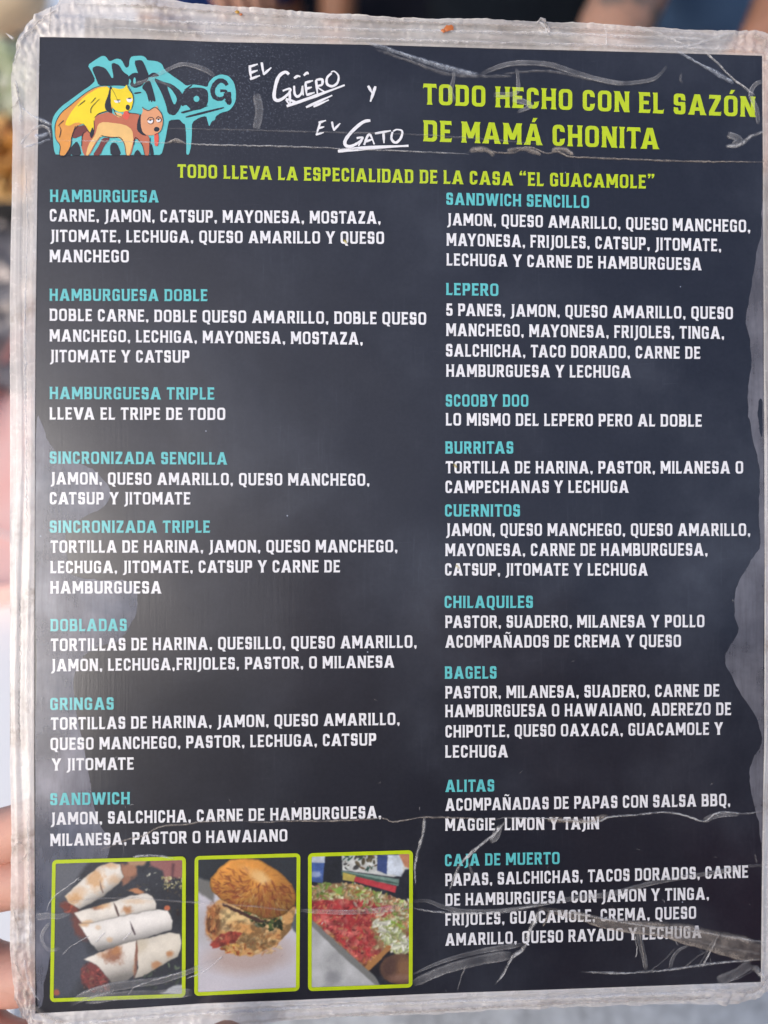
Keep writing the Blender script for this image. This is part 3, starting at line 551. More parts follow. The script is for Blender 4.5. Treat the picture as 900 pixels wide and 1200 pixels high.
def paint_bagel(p):
    p.fill(np.ones(p.x.shape), (36, 42, 50)); p.poly([(60, 250), (180, 330), (760, 470), (760, 1010), (60, 1010)], (206, 203, 212), 20, 8, 60, 2)
    p.poly([(90, 260), (200, 300), (190, 420), (90, 350)], (112, 112, 110), 18, 6, 40, 3)
    p.poly([(640, 470), (740, 500), (740, 640), (700, 600)], (88, 96, 102), 12, 6, 30, 4)
    p.ell(420, 760, 260, 110, (186, 160, 150), .7, -.1, .1, 60, 5, .8); p.ell(130, 590, 60, 120, (180, 178, 180), .9, 0, .1, 40, 6, .7)
    p.poly([(150, 470), (230, 400), (720, 450), (690, 590), (600, 690), (430, 770), (300, 750), (190, 680), (145, 600)], (214, 160, 96), 12, 10, 40, 7)
    p.ell(185, 545, 45, 110, (170, 95, 50), .6, 0, .3, 25, 8, .8); p.bits(((150, 440, 230, 640), None), [(135, 65, 35), (225, 165, 95), (190, 120, 65)], 40, (8, 22), 9, lambda x, y: 1.4, .6)
    p.poly([(235, 470), (330, 440), (560, 530), (600, 610), (480, 620), (330, 610), (240, 600)], (232, 190, 130), 16, 14, 30, 10); p.ell(330, 520, 80, 50, (240, 205, 140), .6, .3, .3, 30, 11)
    p.ell(410, 590, 110, 34, (222, 160, 92), .7, .25, .4, 22, 12); p.bits(((330, 620, 620, 750), None), [(225, 180, 115), (205, 145, 80), (232, 200, 145), (208, 130, 72)], 130, (8, 22), 13, lambda x, y: -.35, .55)
    p.bits(((380, 470, 640, 600), [(370, 470), (430, 470), (640, 520), (640, 590), (560, 600), (440, 560)]), [(70, 92, 45), (105, 130, 62), (45, 60, 35), (190, 195, 150)], 60, (8, 24), 14)
    p.poly([(165, 690), (230, 630), (300, 605), (370, 620), (330, 680), (250, 700), (190, 715)], (168, 62, 48), 8, 10, 24, 15); p.ell(270, 650, 60, 16, (205, 95, 72), .8, -.2, .4, 16, 16, .8)
    p.bits(((240, 690, 420, 760), None), [(190, 95, 45), (235, 180, 90)], 30, (8, 18), 17)
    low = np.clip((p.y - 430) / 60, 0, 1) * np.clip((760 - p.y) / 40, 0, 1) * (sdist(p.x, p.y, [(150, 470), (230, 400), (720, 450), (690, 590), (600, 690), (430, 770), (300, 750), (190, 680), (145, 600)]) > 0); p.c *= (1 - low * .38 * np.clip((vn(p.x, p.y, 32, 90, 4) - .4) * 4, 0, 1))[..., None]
    p.bits(((160, 430, 640, 700), None), [(120, 62, 34), (242, 214, 150), (215, 120, 50)], 45, (5, 14), 91, None, .5)
    m, d = p.poly([(170, 300), (175, 265), (230, 200), (300, 145), (400, 138), (480, 150), (600, 215), (690, 305), (722, 370), (715, 440), (640, 500), (560, 530), (500, 520), (380, 470), (250, 410), (180, 350)], (238, 158, 66), 8, 6, 40, 18)
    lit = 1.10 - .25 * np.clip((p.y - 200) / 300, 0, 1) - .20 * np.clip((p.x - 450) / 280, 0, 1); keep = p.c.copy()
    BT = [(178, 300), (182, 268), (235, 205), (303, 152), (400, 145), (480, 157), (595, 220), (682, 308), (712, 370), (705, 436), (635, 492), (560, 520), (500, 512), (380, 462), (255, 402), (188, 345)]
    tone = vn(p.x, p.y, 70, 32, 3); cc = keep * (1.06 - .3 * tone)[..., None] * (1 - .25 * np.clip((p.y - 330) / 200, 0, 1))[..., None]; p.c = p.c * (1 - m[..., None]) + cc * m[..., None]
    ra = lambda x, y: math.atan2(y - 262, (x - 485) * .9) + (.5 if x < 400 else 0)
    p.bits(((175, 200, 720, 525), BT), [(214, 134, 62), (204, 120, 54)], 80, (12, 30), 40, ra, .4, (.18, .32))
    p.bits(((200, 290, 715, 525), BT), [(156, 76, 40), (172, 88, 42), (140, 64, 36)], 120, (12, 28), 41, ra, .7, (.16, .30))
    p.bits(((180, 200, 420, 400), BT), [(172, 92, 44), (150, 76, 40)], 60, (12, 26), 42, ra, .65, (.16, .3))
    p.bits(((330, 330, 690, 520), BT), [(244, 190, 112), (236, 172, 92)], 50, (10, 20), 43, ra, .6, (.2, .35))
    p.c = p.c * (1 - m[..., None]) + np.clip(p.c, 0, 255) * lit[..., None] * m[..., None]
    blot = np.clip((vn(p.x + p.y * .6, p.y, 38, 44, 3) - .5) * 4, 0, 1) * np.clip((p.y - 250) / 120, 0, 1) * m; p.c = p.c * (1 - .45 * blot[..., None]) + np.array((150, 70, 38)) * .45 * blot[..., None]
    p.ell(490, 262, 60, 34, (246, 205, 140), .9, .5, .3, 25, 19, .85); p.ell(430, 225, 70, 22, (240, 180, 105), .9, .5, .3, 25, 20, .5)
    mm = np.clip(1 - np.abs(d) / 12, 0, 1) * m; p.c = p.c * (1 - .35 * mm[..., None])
    p.poly([(250, 425), (380, 480), (500, 535), (560, 545), (480, 548), (370, 500), (250, 440)], (66, 40, 34), 8, 8, 20, 21)
def paint_tray(p):
    p.fill(np.ones(p.x.shape), (28, 32, 42)); p.c *= (.8 + .4 * vn(p.x, p.y, 50, 1))[..., None]
    p.poly([(60, 100), (138, 105), (128, 245), (60, 240)], (62, 92, 160), 5, 2, 30, 2); p.poly([(60, 98), (140, 100), (136, 140), (60, 138)], (190, 200, 215), 6, 3, 30, 3); p.ell(85, 200, 34, 16, (190, 200, 220), .5, 0, .3, 12, 4, .6)
    p.poly([(225, 98), (600, 98), (600, 190), (500, 215), (230, 178)], (205, 208, 205), 6, 3, 30, 5); p.bits(((225, 98, 480, 180), None), [(90, 80, 60), (60, 60, 62), (220, 225, 220), (120, 95, 70), (50, 90, 80)], 60, (5, 22), 6)
    p.poly([(415, 98), (468, 100), (465, 200), (412, 180)], (48, 66, 120), 5, 2, 30, 7); p.poly([(470, 98), (550, 98), (548, 215), (465, 195)], (205, 215, 228), 5, 2, 30, 8)
    p.poly([(525, 90), (610, 90), (610, 180), (560, 160)], (190, 125, 90), 8, 3, 30, 9); p.poly([(560, 175), (610, 170), (610, 340), (500, 300)], (26, 28, 40), 8, 3, 30, 10)
    p.poly([(225, 180), (530, 225), (525, 262), (230, 200)], (120, 150, 140), 6, 2, 30, 11); p.poly([(225, 185), (520, 245), (525, 255), (225, 205)], (60, 90, 80), 4, 2, 20, 11); p.poly([(295, 210), (515, 262), (508, 298), (290, 238)], (186, 52, 62), 5, 2, 30, 12); p.poly([(232, 190), (300, 205), (290, 240), (232, 230)], (190, 170, 80), 6, 2, 30, 13)
    p.poly([(60, 270), (140, 245), (300, 255), (430, 300), (590, 345), (590, 620), (470, 600), (380, 715), (240, 600), (60, 440)], (150, 112, 78), 8, 8, 40, 14)
    p.bits(((60, 245, 590, 480), [(60, 260), (150, 245), (300, 250), (430, 300), (590, 340), (590, 480), (470, 470), (300, 400), (60, 340)]), [(196, 200, 150), (150, 170, 90), (225, 225, 190), (170, 130, 85), (120, 150, 60), (205, 165, 120)], 420, (6, 20), 15)
    p.poly([(455, 430), (500, 445), (555, 470), (540, 510), (490, 520), (460, 480)], (122, 160, 48), 8, 8, 22, 16); p.ell(205, 290, 32, 18, (130, 165, 70), .6, 0, .4, 14, 17); p.ell(322, 298, 26, 16, (135, 175, 62), .6, 0, .4, 14, 18)
    p.poly([(68, 345), (140, 330), (250, 340), (350, 330), (480, 370), (480, 410), (380, 430), (370, 500), (400, 560), (380, 640), (300, 640), (200, 540), (80, 430)], (182, 52, 56), 8, 14, 30, 19)
    p.bits(((68, 330, 480, 680), [(68, 340), (250, 335), (480, 375), (480, 410), (380, 430), (370, 500), (410, 560), (420, 620), (370, 690), (300, 640), (200, 560), (75, 430)]), [(198, 64, 62), (168, 46, 52), (214, 88, 82), (146, 38, 46), (205, 112, 92), (222, 120, 112)], 260, (8, 26), 20, None, .6, (.5, .9))
    p.bits(((68, 330, 480, 680), [(68, 340), (250, 335), (480, 375), (480, 410), (380, 430), (370, 500), (410, 560), (420, 620), (370, 690), (300, 640), (200, 560), (75, 430)]), [(228, 110, 100), (120, 28, 36), (205, 150, 110), (90, 26, 34)], 150, (4, 10), 21, None, .7)
    p.bits(((60, 260, 590, 690), [(60, 270), (140, 245), (300, 255), (430, 300), (590, 345), (590, 600), (470, 590), (380, 700), (240, 600), (60, 430)]), [(205, 130, 70), (215, 165, 100), (160, 60, 50), (215, 205, 160), (120, 60, 40)], 130, (7, 20), 93, None, .55)
    p.bits(((250, 300, 590, 470), [(250, 300), (430, 310), (590, 350), (590, 470), (470, 440), (330, 400)]), [(205, 205, 160), (150, 175, 90), (228, 226, 200), (205, 150, 105)], 110, (6, 18), 94, None, .75)
    p.bits(((360, 460, 590, 600), [(370, 450), (590, 470), (590, 600), (430, 560)]), [(180, 150, 90), (225, 222, 196), (196, 90, 70), (150, 170, 90)], 90, (6, 18), 95, None, .6)
    lump = vn(p.x, p.y, 34, 60, 3); p.c *= (.80 + .42 * lump)[..., None]
    p.bits(((370, 440, 590, 630), [(380, 440), (470, 450), (590, 560), (590, 600), (520, 630), (460, 580)]), [(225, 228, 200), (200, 210, 160), (240, 238, 220), (180, 190, 120)], 190, (8, 24), 21)
    p.bits(((150, 500, 480, 700), [(160, 510), (230, 600), (330, 690), (400, 640), (480, 570), (470, 610), (370, 710), (180, 560)]), [(200, 130, 65), (225, 160, 90), (165, 90, 50)], 60, (8, 20), 22)
    p.poly([(345, 690), (470, 575), (482, 600), (370, 712)], (176, 120, 66), 6, 5, 20, 23); p.poly([(370, 712), (482, 600), (475, 680), (420, 745)], (24, 22, 30), 8, 4, 30, 24)
    p.poly([(60, 440), (150, 520), (250, 620), (400, 745), (430, 790), (60, 800)], (178, 180, 182), 6, 4, 40, 25)
    m = vn(p.x, p.y, 90, 26); d = sdist(p.x, p.y, [(60, 440), (400, 745), (430, 790), (60, 800)]); p.c *= np.where(d > 0, .82 + .42 * m, 1)[..., None]
    p.poly([(70, 440), (150, 512), (400, 738), (430, 785), (400, 780), (240, 640), (62, 465)], (120, 122, 120), 8, 3, 30, 27); p.ell(180, 745, 45, 32, (130, 132, 138), .8, 0, .3, 30, 28, .6)
    p.ell(540, 700, 112, 82, (104, 72, 54), .12, .05, .05, 30, 29); p.ell(560, 690, 70, 45, (140, 98, 66), .8, .1, .3, 22, 30, .8); p.ell(480, 690, 40, 60, (70, 46, 42), .8, .4, .2, 22, 31, .7)
    p.ell(540, 745, 60, 18, (160, 120, 105), .9, 0, .3, 20, 32, .5)
c1 = lambda X, Y: (X * 3.75, (Y - 980) * 3.75)
cb = lambda X, Y: ((X - 215) * 5.4533, (Y - 980) * 5.4533)
cc_ = lambda X, Y: ((X - 350) * 4.5, (Y - 980) * 4.5)
def inset(fc, t=2.2):
    out = []
    for k in range(4):
        c = Vector(fc[k]); a = (Vector(fc[k - 1]) - c).normalized(); b = (Vector(fc[(k + 1) % 4]) - c).normalized(); q = c + (a + b) * t; out.append((q.x, q.y))
    return out
F1 = [(61.3, 1007.5), (218, 1003.2), (217.5, 1168.3), (58.7, 1174)]
F2 = [(228.2, 1003), (352, 999.6), (351, 1160.9), (227.8, 1166.9)]
F3 = [(361, 999.6), (483.9, 996), (483.3, 1156.8), (361, 1161.2)]
picture(inset(F1), c1, paint_rolls, 300, 320, F1)
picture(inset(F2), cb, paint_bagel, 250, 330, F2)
picture(inset(F3), cc_, paint_tray, 250, 330, F3)

#@@PART2
def V1(x, y, sc, s=1, oc=3): return float(vn(np.array([x]), np.array([y]), sc, s, oc)[0])
# ------------------------------------------------------------------ loosened film: air pockets along both edges
def pocket_mat(name, c_a, c_b):
    m = film_mat(name, c_a, haze=1.4); t = NT(m); co = t.coords()
    p = [n for n in t.n if n.type == 'BSDF_PRINCIPLED'][0]
    col = t.mixc(t.ramp(t.noise(co, 34, 5, .55, .2), .36, .64), c_a, c_b)
    t.l.new(col, p.inputs['Base Color'])
    out = t.n['Material Output']; last = out.inputs[0].links[0].from_socket; tr = t.add('ShaderNodeBsdfTransparent'); mx = t.add('ShaderNodeMixShader')
    cov = t.math('MULTIPLY', t.ramp(t.noise(co, 55, 6, .6, .3), .32, .62, .5, 1.0), t.ramp(t.noise(t.coords((700, 60, 1)), 1, 4, .7), .25, .6, .75, 1.0))
    t.l.new(cov, mx.inputs[0]); t.l.new(tr.outputs[0], mx.inputs[1]); t.l.new(last, mx.inputs[2]); t.l.new(mx.outputs[0], out.inputs[0]); return m
M_pockL = pocket_mat('milky loosened film left', (.085, .10, .15), (.21, .21, .26))
M_pockR = pocket_mat('milky loosened film right', (.10, .10, .125), (.17, .168, .20))
def pocket(outline, mat, hole=None):
    v, f = union([(1, sm2(outline))] + ([(0, sm2(hole))] if hole else []))
    return mesh_obj('air_pocket', [P(x, y, .00003) for x, y in v], f, mat, menu)
def sm2(p):
    for _ in range(2):
        q = []
        for i in range(len(p)):
            a, b = p[i], p[(i + 1) % len(p)]; q += [(a[0] * .75 + b[0] * .25, a[1] * .75 + b[1] * .25), (a[0] * .25 + b[0] * .75, a[1] * .25 + b[1] * .75)]
        p = q
    return [(x + (V1(x, y, 9, 61) - .5) * 4 + random.uniform(-.2, .2), y + (V1(x, y, 9, 62) - .5) * 4 + random.uniform(-.2, .2)) for x, y in p]
PL = [(42, 476), (50, 500), (58, 520), (67, 531), (87, 540), (106, 548), (121, 560), (131, 576), (126, 590), (112, 600), (95, 607), (83, 615), (76, 626), (77, 641), (80, 655), (77, 668), (90, 677), (112, 680), (142, 679), (160, 684), (162, 705), (158, 726), (148, 741), (137, 753), (120, 755), (100, 765), (92, 778), (86, 792), (88, 820), (92, 845), (99, 880), (104, 900), (107, 930), (113, 960), (123, 975), (131, 988), (124, 1010), (100, 1040), (80, 1075), (60, 1110), (52, 1150), (50, 1180), (42, 1182), (41, 1000), (42, 800), (42, 600)]
PR = [(894.5, 205), (892, 240), (894, 268), (888, 288), (884, 313), (880, 345), (873, 377), (879, 401), (881, 428), (876, 456), (876, 480), (879, 498), (884, 527), (890, 544), (891, 561), (889, 587), (889, 613), (892, 628), (892, 641), (881, 654), (872, 670), (864, 685), (861, 702), (861, 718), (866, 738), (857, 756), (850, 767), (850, 778), (857, 794), (872, 819), (888, 843), (893, 860), (893.5, 874), (885, 883), (879, 897), (878.5, 918), (883, 938), (888, 958), (891, 990), (893, 1015), (894.5, 990), (895.3, 860), (895.5, 650), (895, 420)]
pocket(PL, M_pockL); pocket(PR, M_pockR, [(889, 472), (892, 466), (894.3, 470), (894.3, 514), (891, 508), (888.3, 490)])

# ------------------------------------------------------------------ creases pressed into the film
def crease_mat(name, col, amt, sc=300, rough=.3, lo=.35, hi=.65):
    m = new_mat(name); t = NT(m); co = t.coords()
    at = t.add('ShaderNodeAttribute', attribute_name='fade').outputs['Fac']
    n = t.ramp(t.noise(co, sc, 5, .65, .3), lo, hi); g = t.ramp(t.noise(co, 1800, 2, .6), .2, .7, .6, 1)
    f = t.math('MULTIPLY', t.math('MULTIPLY', t.math('MULTIPLY', at, t.math('ADD', t.math('MULTIPLY', n, .8), .2)), amt), g, clamp=True)
    b = t.add('ShaderNodeBump', i_Strength=.5, i_Distance=.0003); t.l.new(t.noise(co, 700, 3, .6), b.inputs['Height'])
    p = t.add('ShaderNodeBsdfPrincipled', i_Roughness=rough); p.inputs['Base Color'].default_value = (*col, 1); t.l.new(b.outputs[0], p.inputs['Normal'])
    tr = t.add('ShaderNodeBsdfTransparent'); mx = t.add('ShaderNodeMixShader')
    t.l.new(f, mx.inputs[0]); t.l.new(tr.outputs[0], mx.inputs[1]); t.l.new(p.outputs[0], mx.inputs[2])
    t.l.new(mx.outputs[0], t.n['Material Output'].inputs[0]); return m
K_white = crease_mat('whitened film crease', (.76, .76, .78), .92, rough=.2)
K_faint = crease_mat('faint film crease', (.50, .49, .50), .42)
K_tan = crease_mat('dirty film crease', (.46, .41, .37), .85, lo=.3, hi=.6)
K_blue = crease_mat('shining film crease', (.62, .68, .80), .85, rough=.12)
K_band = crease_mat('cloudy film fold', (.55, .55, .57), .66, sc=130, lo=.3, hi=.68)
def crease(pts, wd, mat, ht=.00035, h=.00022, jit=.5, name='film_crease', asym=0):
    """a raised ridge in the film along a line of measured points"""
    n = len(pts); out = []
    for i in range(n - 1):
        p0, p1, p2, p3 = pts[max(i - 1, 0)], pts[i], pts[i + 1], pts[min(i + 2, n - 1)]
        L = math.hypot(p2[0] - p1[0], p2[1] - p1[1]); k = max(2, int(L / 3))
        for q in range(k):
            t = q / k
            out.append([.5 * ((2 * p1[a]) + (-p0[a] + p2[a]) * t + (2 * p0[a] - 5 * p1[a] + 4 * p2[a] - p3[a]) * t * t + (-p0[a] + 3 * p1[a] - 3 * p2[a] + p3[a]) * t ** 3) for a in (0, 1)])
    out.append(list(pts[-1])); m = len(out); vs, fs, fade = [], [], []
    prof = [(-1, 0, 0), (-.72, .8, .8), (-.4, .5, .55), (0, .7, .5), (.4, .5, .5), (.8, .9, 1), (1, 0, 0)] if mat is K_band or (mat is not K_blue and (max(wd) if isinstance(wd, (list, tuple)) else wd) > 9) else [(-1, 0, 0), (-.6, .25, .55), (-.1, 1, 1), (.25, .6, .75), (.65, .2, .4), (1, 0, 0)]
    wn = 1
    for i, (x, y) in enumerate(out):
        a, b = out[max(i - 1, 0)], out[min(i + 1, m - 1)]; dx, dy = b[0] - a[0], b[1] - a[1]; L = math.hypot(dx, dy) or 1
        u = i / (m - 1); end = min(1, u * 8 + .15, (1 - u) * 8 + .15); wn = (wn * .93 + .07 * random.uniform(.3, 1.7)) if len(prof) == 7 else wn * .7 + .3 * random.uniform(.45, 1.6)
        W = (wd if not isinstance(wd, (list, tuple)) else wd[0] + (wd[1] - wd[0]) * u) * (.5 + .5 * end) * wn / 2
        jj = jit * (.25 if len(prof) == 7 else .8); jx, jy = random.uniform(-jj, jj), random.uniform(-jj, jj)
        for o, z, f in prof:
            vs.append(P(x + jx - dy / L * W * o, y + jy + dx / L * W * o, h + z * ht * end * (random.uniform(.9, 1.05) if len(prof) == 7 else random.uniform(.6, 1.2)))); fade.append(f * end * (random.uniform(.9, 1) if len(prof) == 7 else random.uniform(.7, 1)))
    k = len(prof)
    fs = [(i * k + j, i * k + j + 1, (i + 1) * k + j + 1, (i + 1) * k + j) for i in range(m - 1) for j in range(k - 1)]
    o = mesh_obj(name, vs, fs, mat, menu, smooth=True)
    at = o.data.attributes.new('fade', 'FLOAT', 'POINT'); at.data.foreach_set('value', fade); return o
cr = crease
# top: two fold lines across the whole menu
cr([(190, 151), (250, 152), (330, 154), (400, 156), (480, 158), (560, 163), (640, 170)], 2.4, K_faint)
cr([(60, 165), (120, 166), (165, 167), (196, 168), (206, 163), (213, 166), (222, 169), (262, 170.5), (332, 172), (400, 174.5), (480, 178), (550, 181)], 2.2, K_white)
cr([(548, 180), (554, 174), (562, 176), (574, 178), (600, 180), (612, 174), (622, 173), (640, 180), (652, 178), (668, 184), (700, 185.5), (760, 188), (830, 190), (896, 190)], 2.6, K_tan)
for a, b_x, ww in ((550, 580, 7), (594, 634, 8), (646, 672, 6), (196, 216, 5)):
    cr([(a, 177.5 if a > 300 else 168), ((a + b_x) / 2, 175 if a > 300 else 165), (b_x, 182 if a > 300 else 168)], ww, K_tan, ht=.0005)
cr([(428, 50), (452, 57), (478, 66), (520, 79), (562, 89)], (5, 9), K_blue, ht=.0006)
cr([(440, 58), (480, 72), (530, 88), (600, 90)], 5, K_faint)
cr([(562, 89), (576, 82), (602, 75), (640, 76), (668, 84), (694, 92), (724, 98), (748, 97), (768, 92), (781, 78)], (7, 5), K_band, ht=.0005)
cr([(590, 87), (640, 84), (690, 93), (740, 99)], 4, K_faint)
cr([(605, 80), (607, 96), (604, 110), (578, 112)], (4, 7), K_band); cr([(600, 116), (622, 124), (606, 132)], (9, 4), K_band)
cr([(532, 84), (531, 96), (528, 108), (532, 120)], (3, 8), K_band)
cr([(790, 58), (806, 68), (828, 80), (860, 98)], (4, 6), K_blue, ht=.0005); cr([(824, 60), (842, 76), (858, 92), (884, 112)], 3.4, K_white)
cr([(894, 96), (884, 100), (879, 112), (886, 128), (888, 146)], (6, 5), K_band); cr([(896, 154), (880, 160), (866, 170), (850, 172)], (3, 7), K_white); cr([(852, 158), (866, 164), (858, 172)], 9, K_band)
cr([(798, 86), (797, 94), (800, 98)], 4, K_faint)
cr([(205, 104), (186, 96), (160, 97), (152, 103)], (3, 4), K_faint); cr([(150, 103), (172, 95), (192, 85), (214, 76), (240, 82), (252, 90)], (4, 6), K_band)
cr([(300, 152), (304, 130), (300, 110)], 10, K_band, ht=.0002)
# left tab fold beside the logo
cr([(20, 118), (28, 128), (42, 138), (62, 147)], (3, 5), K_blue); cr([(24, 172), (34, 158), (48, 148), (58, 152), (60, 162)], 5, K_white, ht=.0006)
cr([(26, 173), (42, 170), (60, 163)], 4, K_blue, ht=.0005); cr([(40, 160), (50, 160), (58, 156)], (10, 5), K_blue, ht=.0004)
cr([(32, 175), (31, 200), (32, 235), (33, 262), (31, 330), (29, 400), (30, 500)], 2.5, K_white)
# bottom fold line
cr([(118, 996), (140, 987), (153, 982), (168, 979), (180, 972), (194, 967), (214, 966), (233, 963), (262, 961), (288, 961)], 2.8, K_tan)
cr([(286, 962), (311, 963), (340, 961.5), (384, 961.5), (424, 960), (449, 958.5), (460, 962.5), (476, 960.5), (492, 957.5), (522, 957.5), (560, 959), (582, 960)], 2.6, K_tan)
cr([(582, 960), (594, 958), (640, 959), (668, 961), (695, 964), (714, 957), (741, 955), (775, 951.5), (802, 955), (824, 962), (836, 954), (848, 951), (873, 953), (899, 949)], 2.8, K_white)
cr([(640, 960), (690, 962), (700, 958), (712, 956)], 7, K_tan, ht=.0005); cr([(824, 962), (838, 955), (866, 953)], (8, 6), K_band, ht=.0005); cr([(586, 966), (582, 980), (574, 986)], 8, K_band)
cr([(497, 957), (497, 968), (494, 982), (489, 1000), (486, 1018), (487, 1036)], (5, 3.5), K_white, ht=.0005)
cr([(594, 960), (582, 974), (566, 988), (552, 1000), (542, 1010)], (3, 4.5), K_white); cr([(575, 980), (562, 990), (548, 1002), (536, 1018), (527, 1042)], (3, 4), K_white)
cr([(548, 1010), (556, 1028)], 4, K_faint); cr([(580, 968), (576, 985)], 3, K_faint)
cr([(484, 1056), (500, 1055), (520, 1062), (545, 1067), (580, 1067), (606, 1064), (634, 1058), (670, 1052), (713, 1047), (740, 1040), (767, 1033), (800, 1027), (834, 1022), (870, 1015), (898, 1013)], (7, 5), K_band, ht=.0006)
cr([(484, 1064), (512, 1068), (545, 1070), (582, 1068), (634, 1060)], 3, K_white)
cr([(630, 1063), (650, 1067), (680, 1073), (709, 1081), (750, 1086), (780, 1089), (811, 1096), (850, 1106), (898, 1117)], (7, 30), K_tan, ht=.0008)
cr([(632, 1064), (680, 1071), (750, 1083), (811, 1090), (898, 1104)], (2.5, 4), K_white, h=.0005)
cr([(760, 1092), (811, 1101), (860, 1112), (896, 1118)], 4, K_faint)
cr([(634, 1064), (627, 1078), (620, 1092), (614, 1110), (600, 1122), (590, 1140), (580, 1153)], (7, 3), K_white, ht=.0006); cr([(645, 1066), (636, 1085)], 3, K_tan)
cr([(484, 1141), (500, 1133), (520, 1125), (544, 1118), (566, 1113), (590, 1109), (612, 1106)], (3, 7), K_band, ht=.0005)
cr([(484, 1152), (520, 1136), (560, 1125), (600, 1118)], 12, K_band, ht=.0002); cr([(536, 1160), (542, 1140), (548, 1128)], 3, K_faint)
cr([(681, 1138.5), (700, 1139), (730, 1140), (758, 1138), (785, 1136), (811, 1132), (850, 1127), (892, 1124)], 3.4, K_white)
cr([(747, 1080), (748, 1092), (751, 1108), (755, 1124), (756, 1136)], (8, 6), K_band, ht=.0006); cr([(748, 1086), (752, 1110), (757, 1136)], 2, K_tan); cr([(744, 1095), (746, 1112), (744, 1122)], 2, K_white)
cr([(843, 1093), (836, 1106), (829, 1120), (822, 1133)], 2.4, K_white); cr([(836, 1100), (826, 1118), (816, 1134)], 2.4, K_faint)
cr([(806, 1108), (796, 1112), (788, 1122), (785, 1134)], (3, 6), K_band); cr([(830, 1112), (812, 1124), (800, 1136)], 2.5, K_faint); cr([(760, 1138), (776, 1126), (792, 1110)], 2, K_faint)
cr([(840, 1150), (862, 1140), (880, 1128)], 14, K_band, ht=.0002); cr([(860, 1148), (876, 1140), (888, 1130)], 2, K_faint)
cr([(884, 1000), (885, 1006), (887, 1011)], 3, K_faint)
# across the pictures
cr([(66, 1058), (120, 1052), (160, 1052), (218, 1056), (262, 1059), (310, 1063), (352, 1069)], 3.4, K_faint, ht=.0004, h=.0003); cr([(352, 1066), (400, 1068), (440, 1066), (484, 1060)], (5, 7), K_band, ht=.0004, h=.0003)
cr([(55, 1068), (60, 1055), (70, 1045), (82, 1037), (96, 1026)], (2.4, 3), K_white, h=.0003); cr([(74, 1118), (84, 1108), (96, 1101), (106, 1096)], 2.6, K_white, h=.0003); cr([(112, 1104), (124, 1091)], 3, K_white, h=.0003); cr([(144, 1102), (155, 1090)], 3, K_white, h=.0003)
cr([(42, 1074), (56, 1072), (70, 1073), (84, 1068)], (10, 5), K_band, h=.0003); cr([(60, 1080), (52, 1090), (50, 1100), (58, 1112), (72, 1110)], (5, 4), K_band, h=.0003)
cr([(82, 1176), (100, 1166), (130, 1156), (160, 1151), (185, 1148), (208, 1142), (232, 1133), (262, 1120)], (12, 6), K_band, ht=.0006, h=.0003); cr([(150, 1166), (158, 1156), (176, 1149), (214, 1138)], 2.6, K_white, h=.0004)
cr([(100, 1172), (140, 1166), (190, 1164), (226, 1162)], 12, K_band, ht=.0003, h=.0003); cr([(218, 1146), (240, 1137), (262, 1119)], 3, K_white, h=.0004)
cr([(144, 1006), (146, 996), (143, 984)], 2, K_faint); cr([(156, 1004), (170, 1002), (190, 1003), (205, 1006)], (4, 3), K_white, h=.0003)
for _ in range(46):   # short dust nicks and hair scratches
    x, y = random.uniform(60, 880), random.choice([random.uniform(300, 1150), random.uniform(900, 1160)]); a = random.uniform(0, 3.14); L = random.uniform(2.5, 8)
    cr([(x, y), (x + L * .5 * math.cos(a) + random.uniform(-1, 1), y + L * .5 * math.sin(a)), (x + L * math.cos(a), y + L * math.sin(a))], random.uniform(.8, 1.5), random.choice([K_faint, K_faint, K_white]), ht=.0001, name='film_scratch')
# little sauce stains
M_stain = crease_mat('dried mustard stain', (.55, .45, .05), .9, lo=.2, hi=.5)
for x, y, L in ((533, 546, 4), (536, 664, 5), (404, 283, 4)): cr([(x - L / 2, y - 2), (x, y), (x + L / 2, y + 3)], 4, M_stain, ht=.0002, name='food_stain')

# ------------------------------------------------------------------ clear rim of the laminating pouch
OUT = [(13, 92), (17, 75), (21, 56), (27, 43), (34, 26), (46, 15), (58, 10), (68, 6), (72, -4), (120, -8), (170, -3), (230, 6), (300, 11), (355, 15), (420, 19), (470, 23), (560, 23), (640, 26), (700, 29), (760, 33), (830, 37), (885, 37), (905, 42), (912, 60), (911, 300), (912, 600), (911, 900), (909, 1100), (905, 1140), (899, 1160), (885, 1170), (860, 1174), (700, 1177), (560, 1184), (480, 1188), (400, 1191), (300, 1198), (240, 1205), (150, 1214), (60, 1222), (38, 1205), (25, 1180), (15, 1150), (12, 1100), (13, 1050), (14, 980), (12, 900), (12, 700), (12, 520), (12, 330), (14, 230), (15, 150)]
# the rim is laid out as a strip between sheet edge and pouch edge, so both edges stay crisp
def resample(poly, step):
    out = []
    for i in range(len(poly)):
        a, b = poly[i], poly[(i + 1) % len(poly)]; L = math.hypot(b[0] - a[0], b[1] - a[1]); k = max(1, int(L / step))
        out += [(a[0] + (b[0] - a[0]) * q / k, a[1] + (b[1] - a[1]) * q / k) for q in range(k)]
    return np.array(out)
outer = resample(OUT, 2.0); nO = len(outer)
inn = resample([(x + (.8 if x < 60 else -.8 if x > 880 else 0), y + (.8 if y < 70 else -.8 if y > 1140 else 0)) for x, y in SHEET], .5)
def match(o):
    # pair each outer point with the sheet-edge point reached going inward (straight across on sides, to the corner at corners)
    return inn[np.argmin(np.hypot(inn[:, 0] - min(max(o[0], 42), 894), inn[:, 1] - min(max(o[1], 44), 1187)))]
pair = np.array([match(o) for o in outer])
NR = 18; vs, fs = [], []; frost_glare = []
wob = np.where((outer[:, 0] < 40) & (outer[:, 1] > 150) & (outer[:, 1] < 980), .6, np.where((outer[:, 0] > 110) & (outer[:, 1] < 60), 1.6, 3.2))[:, None]
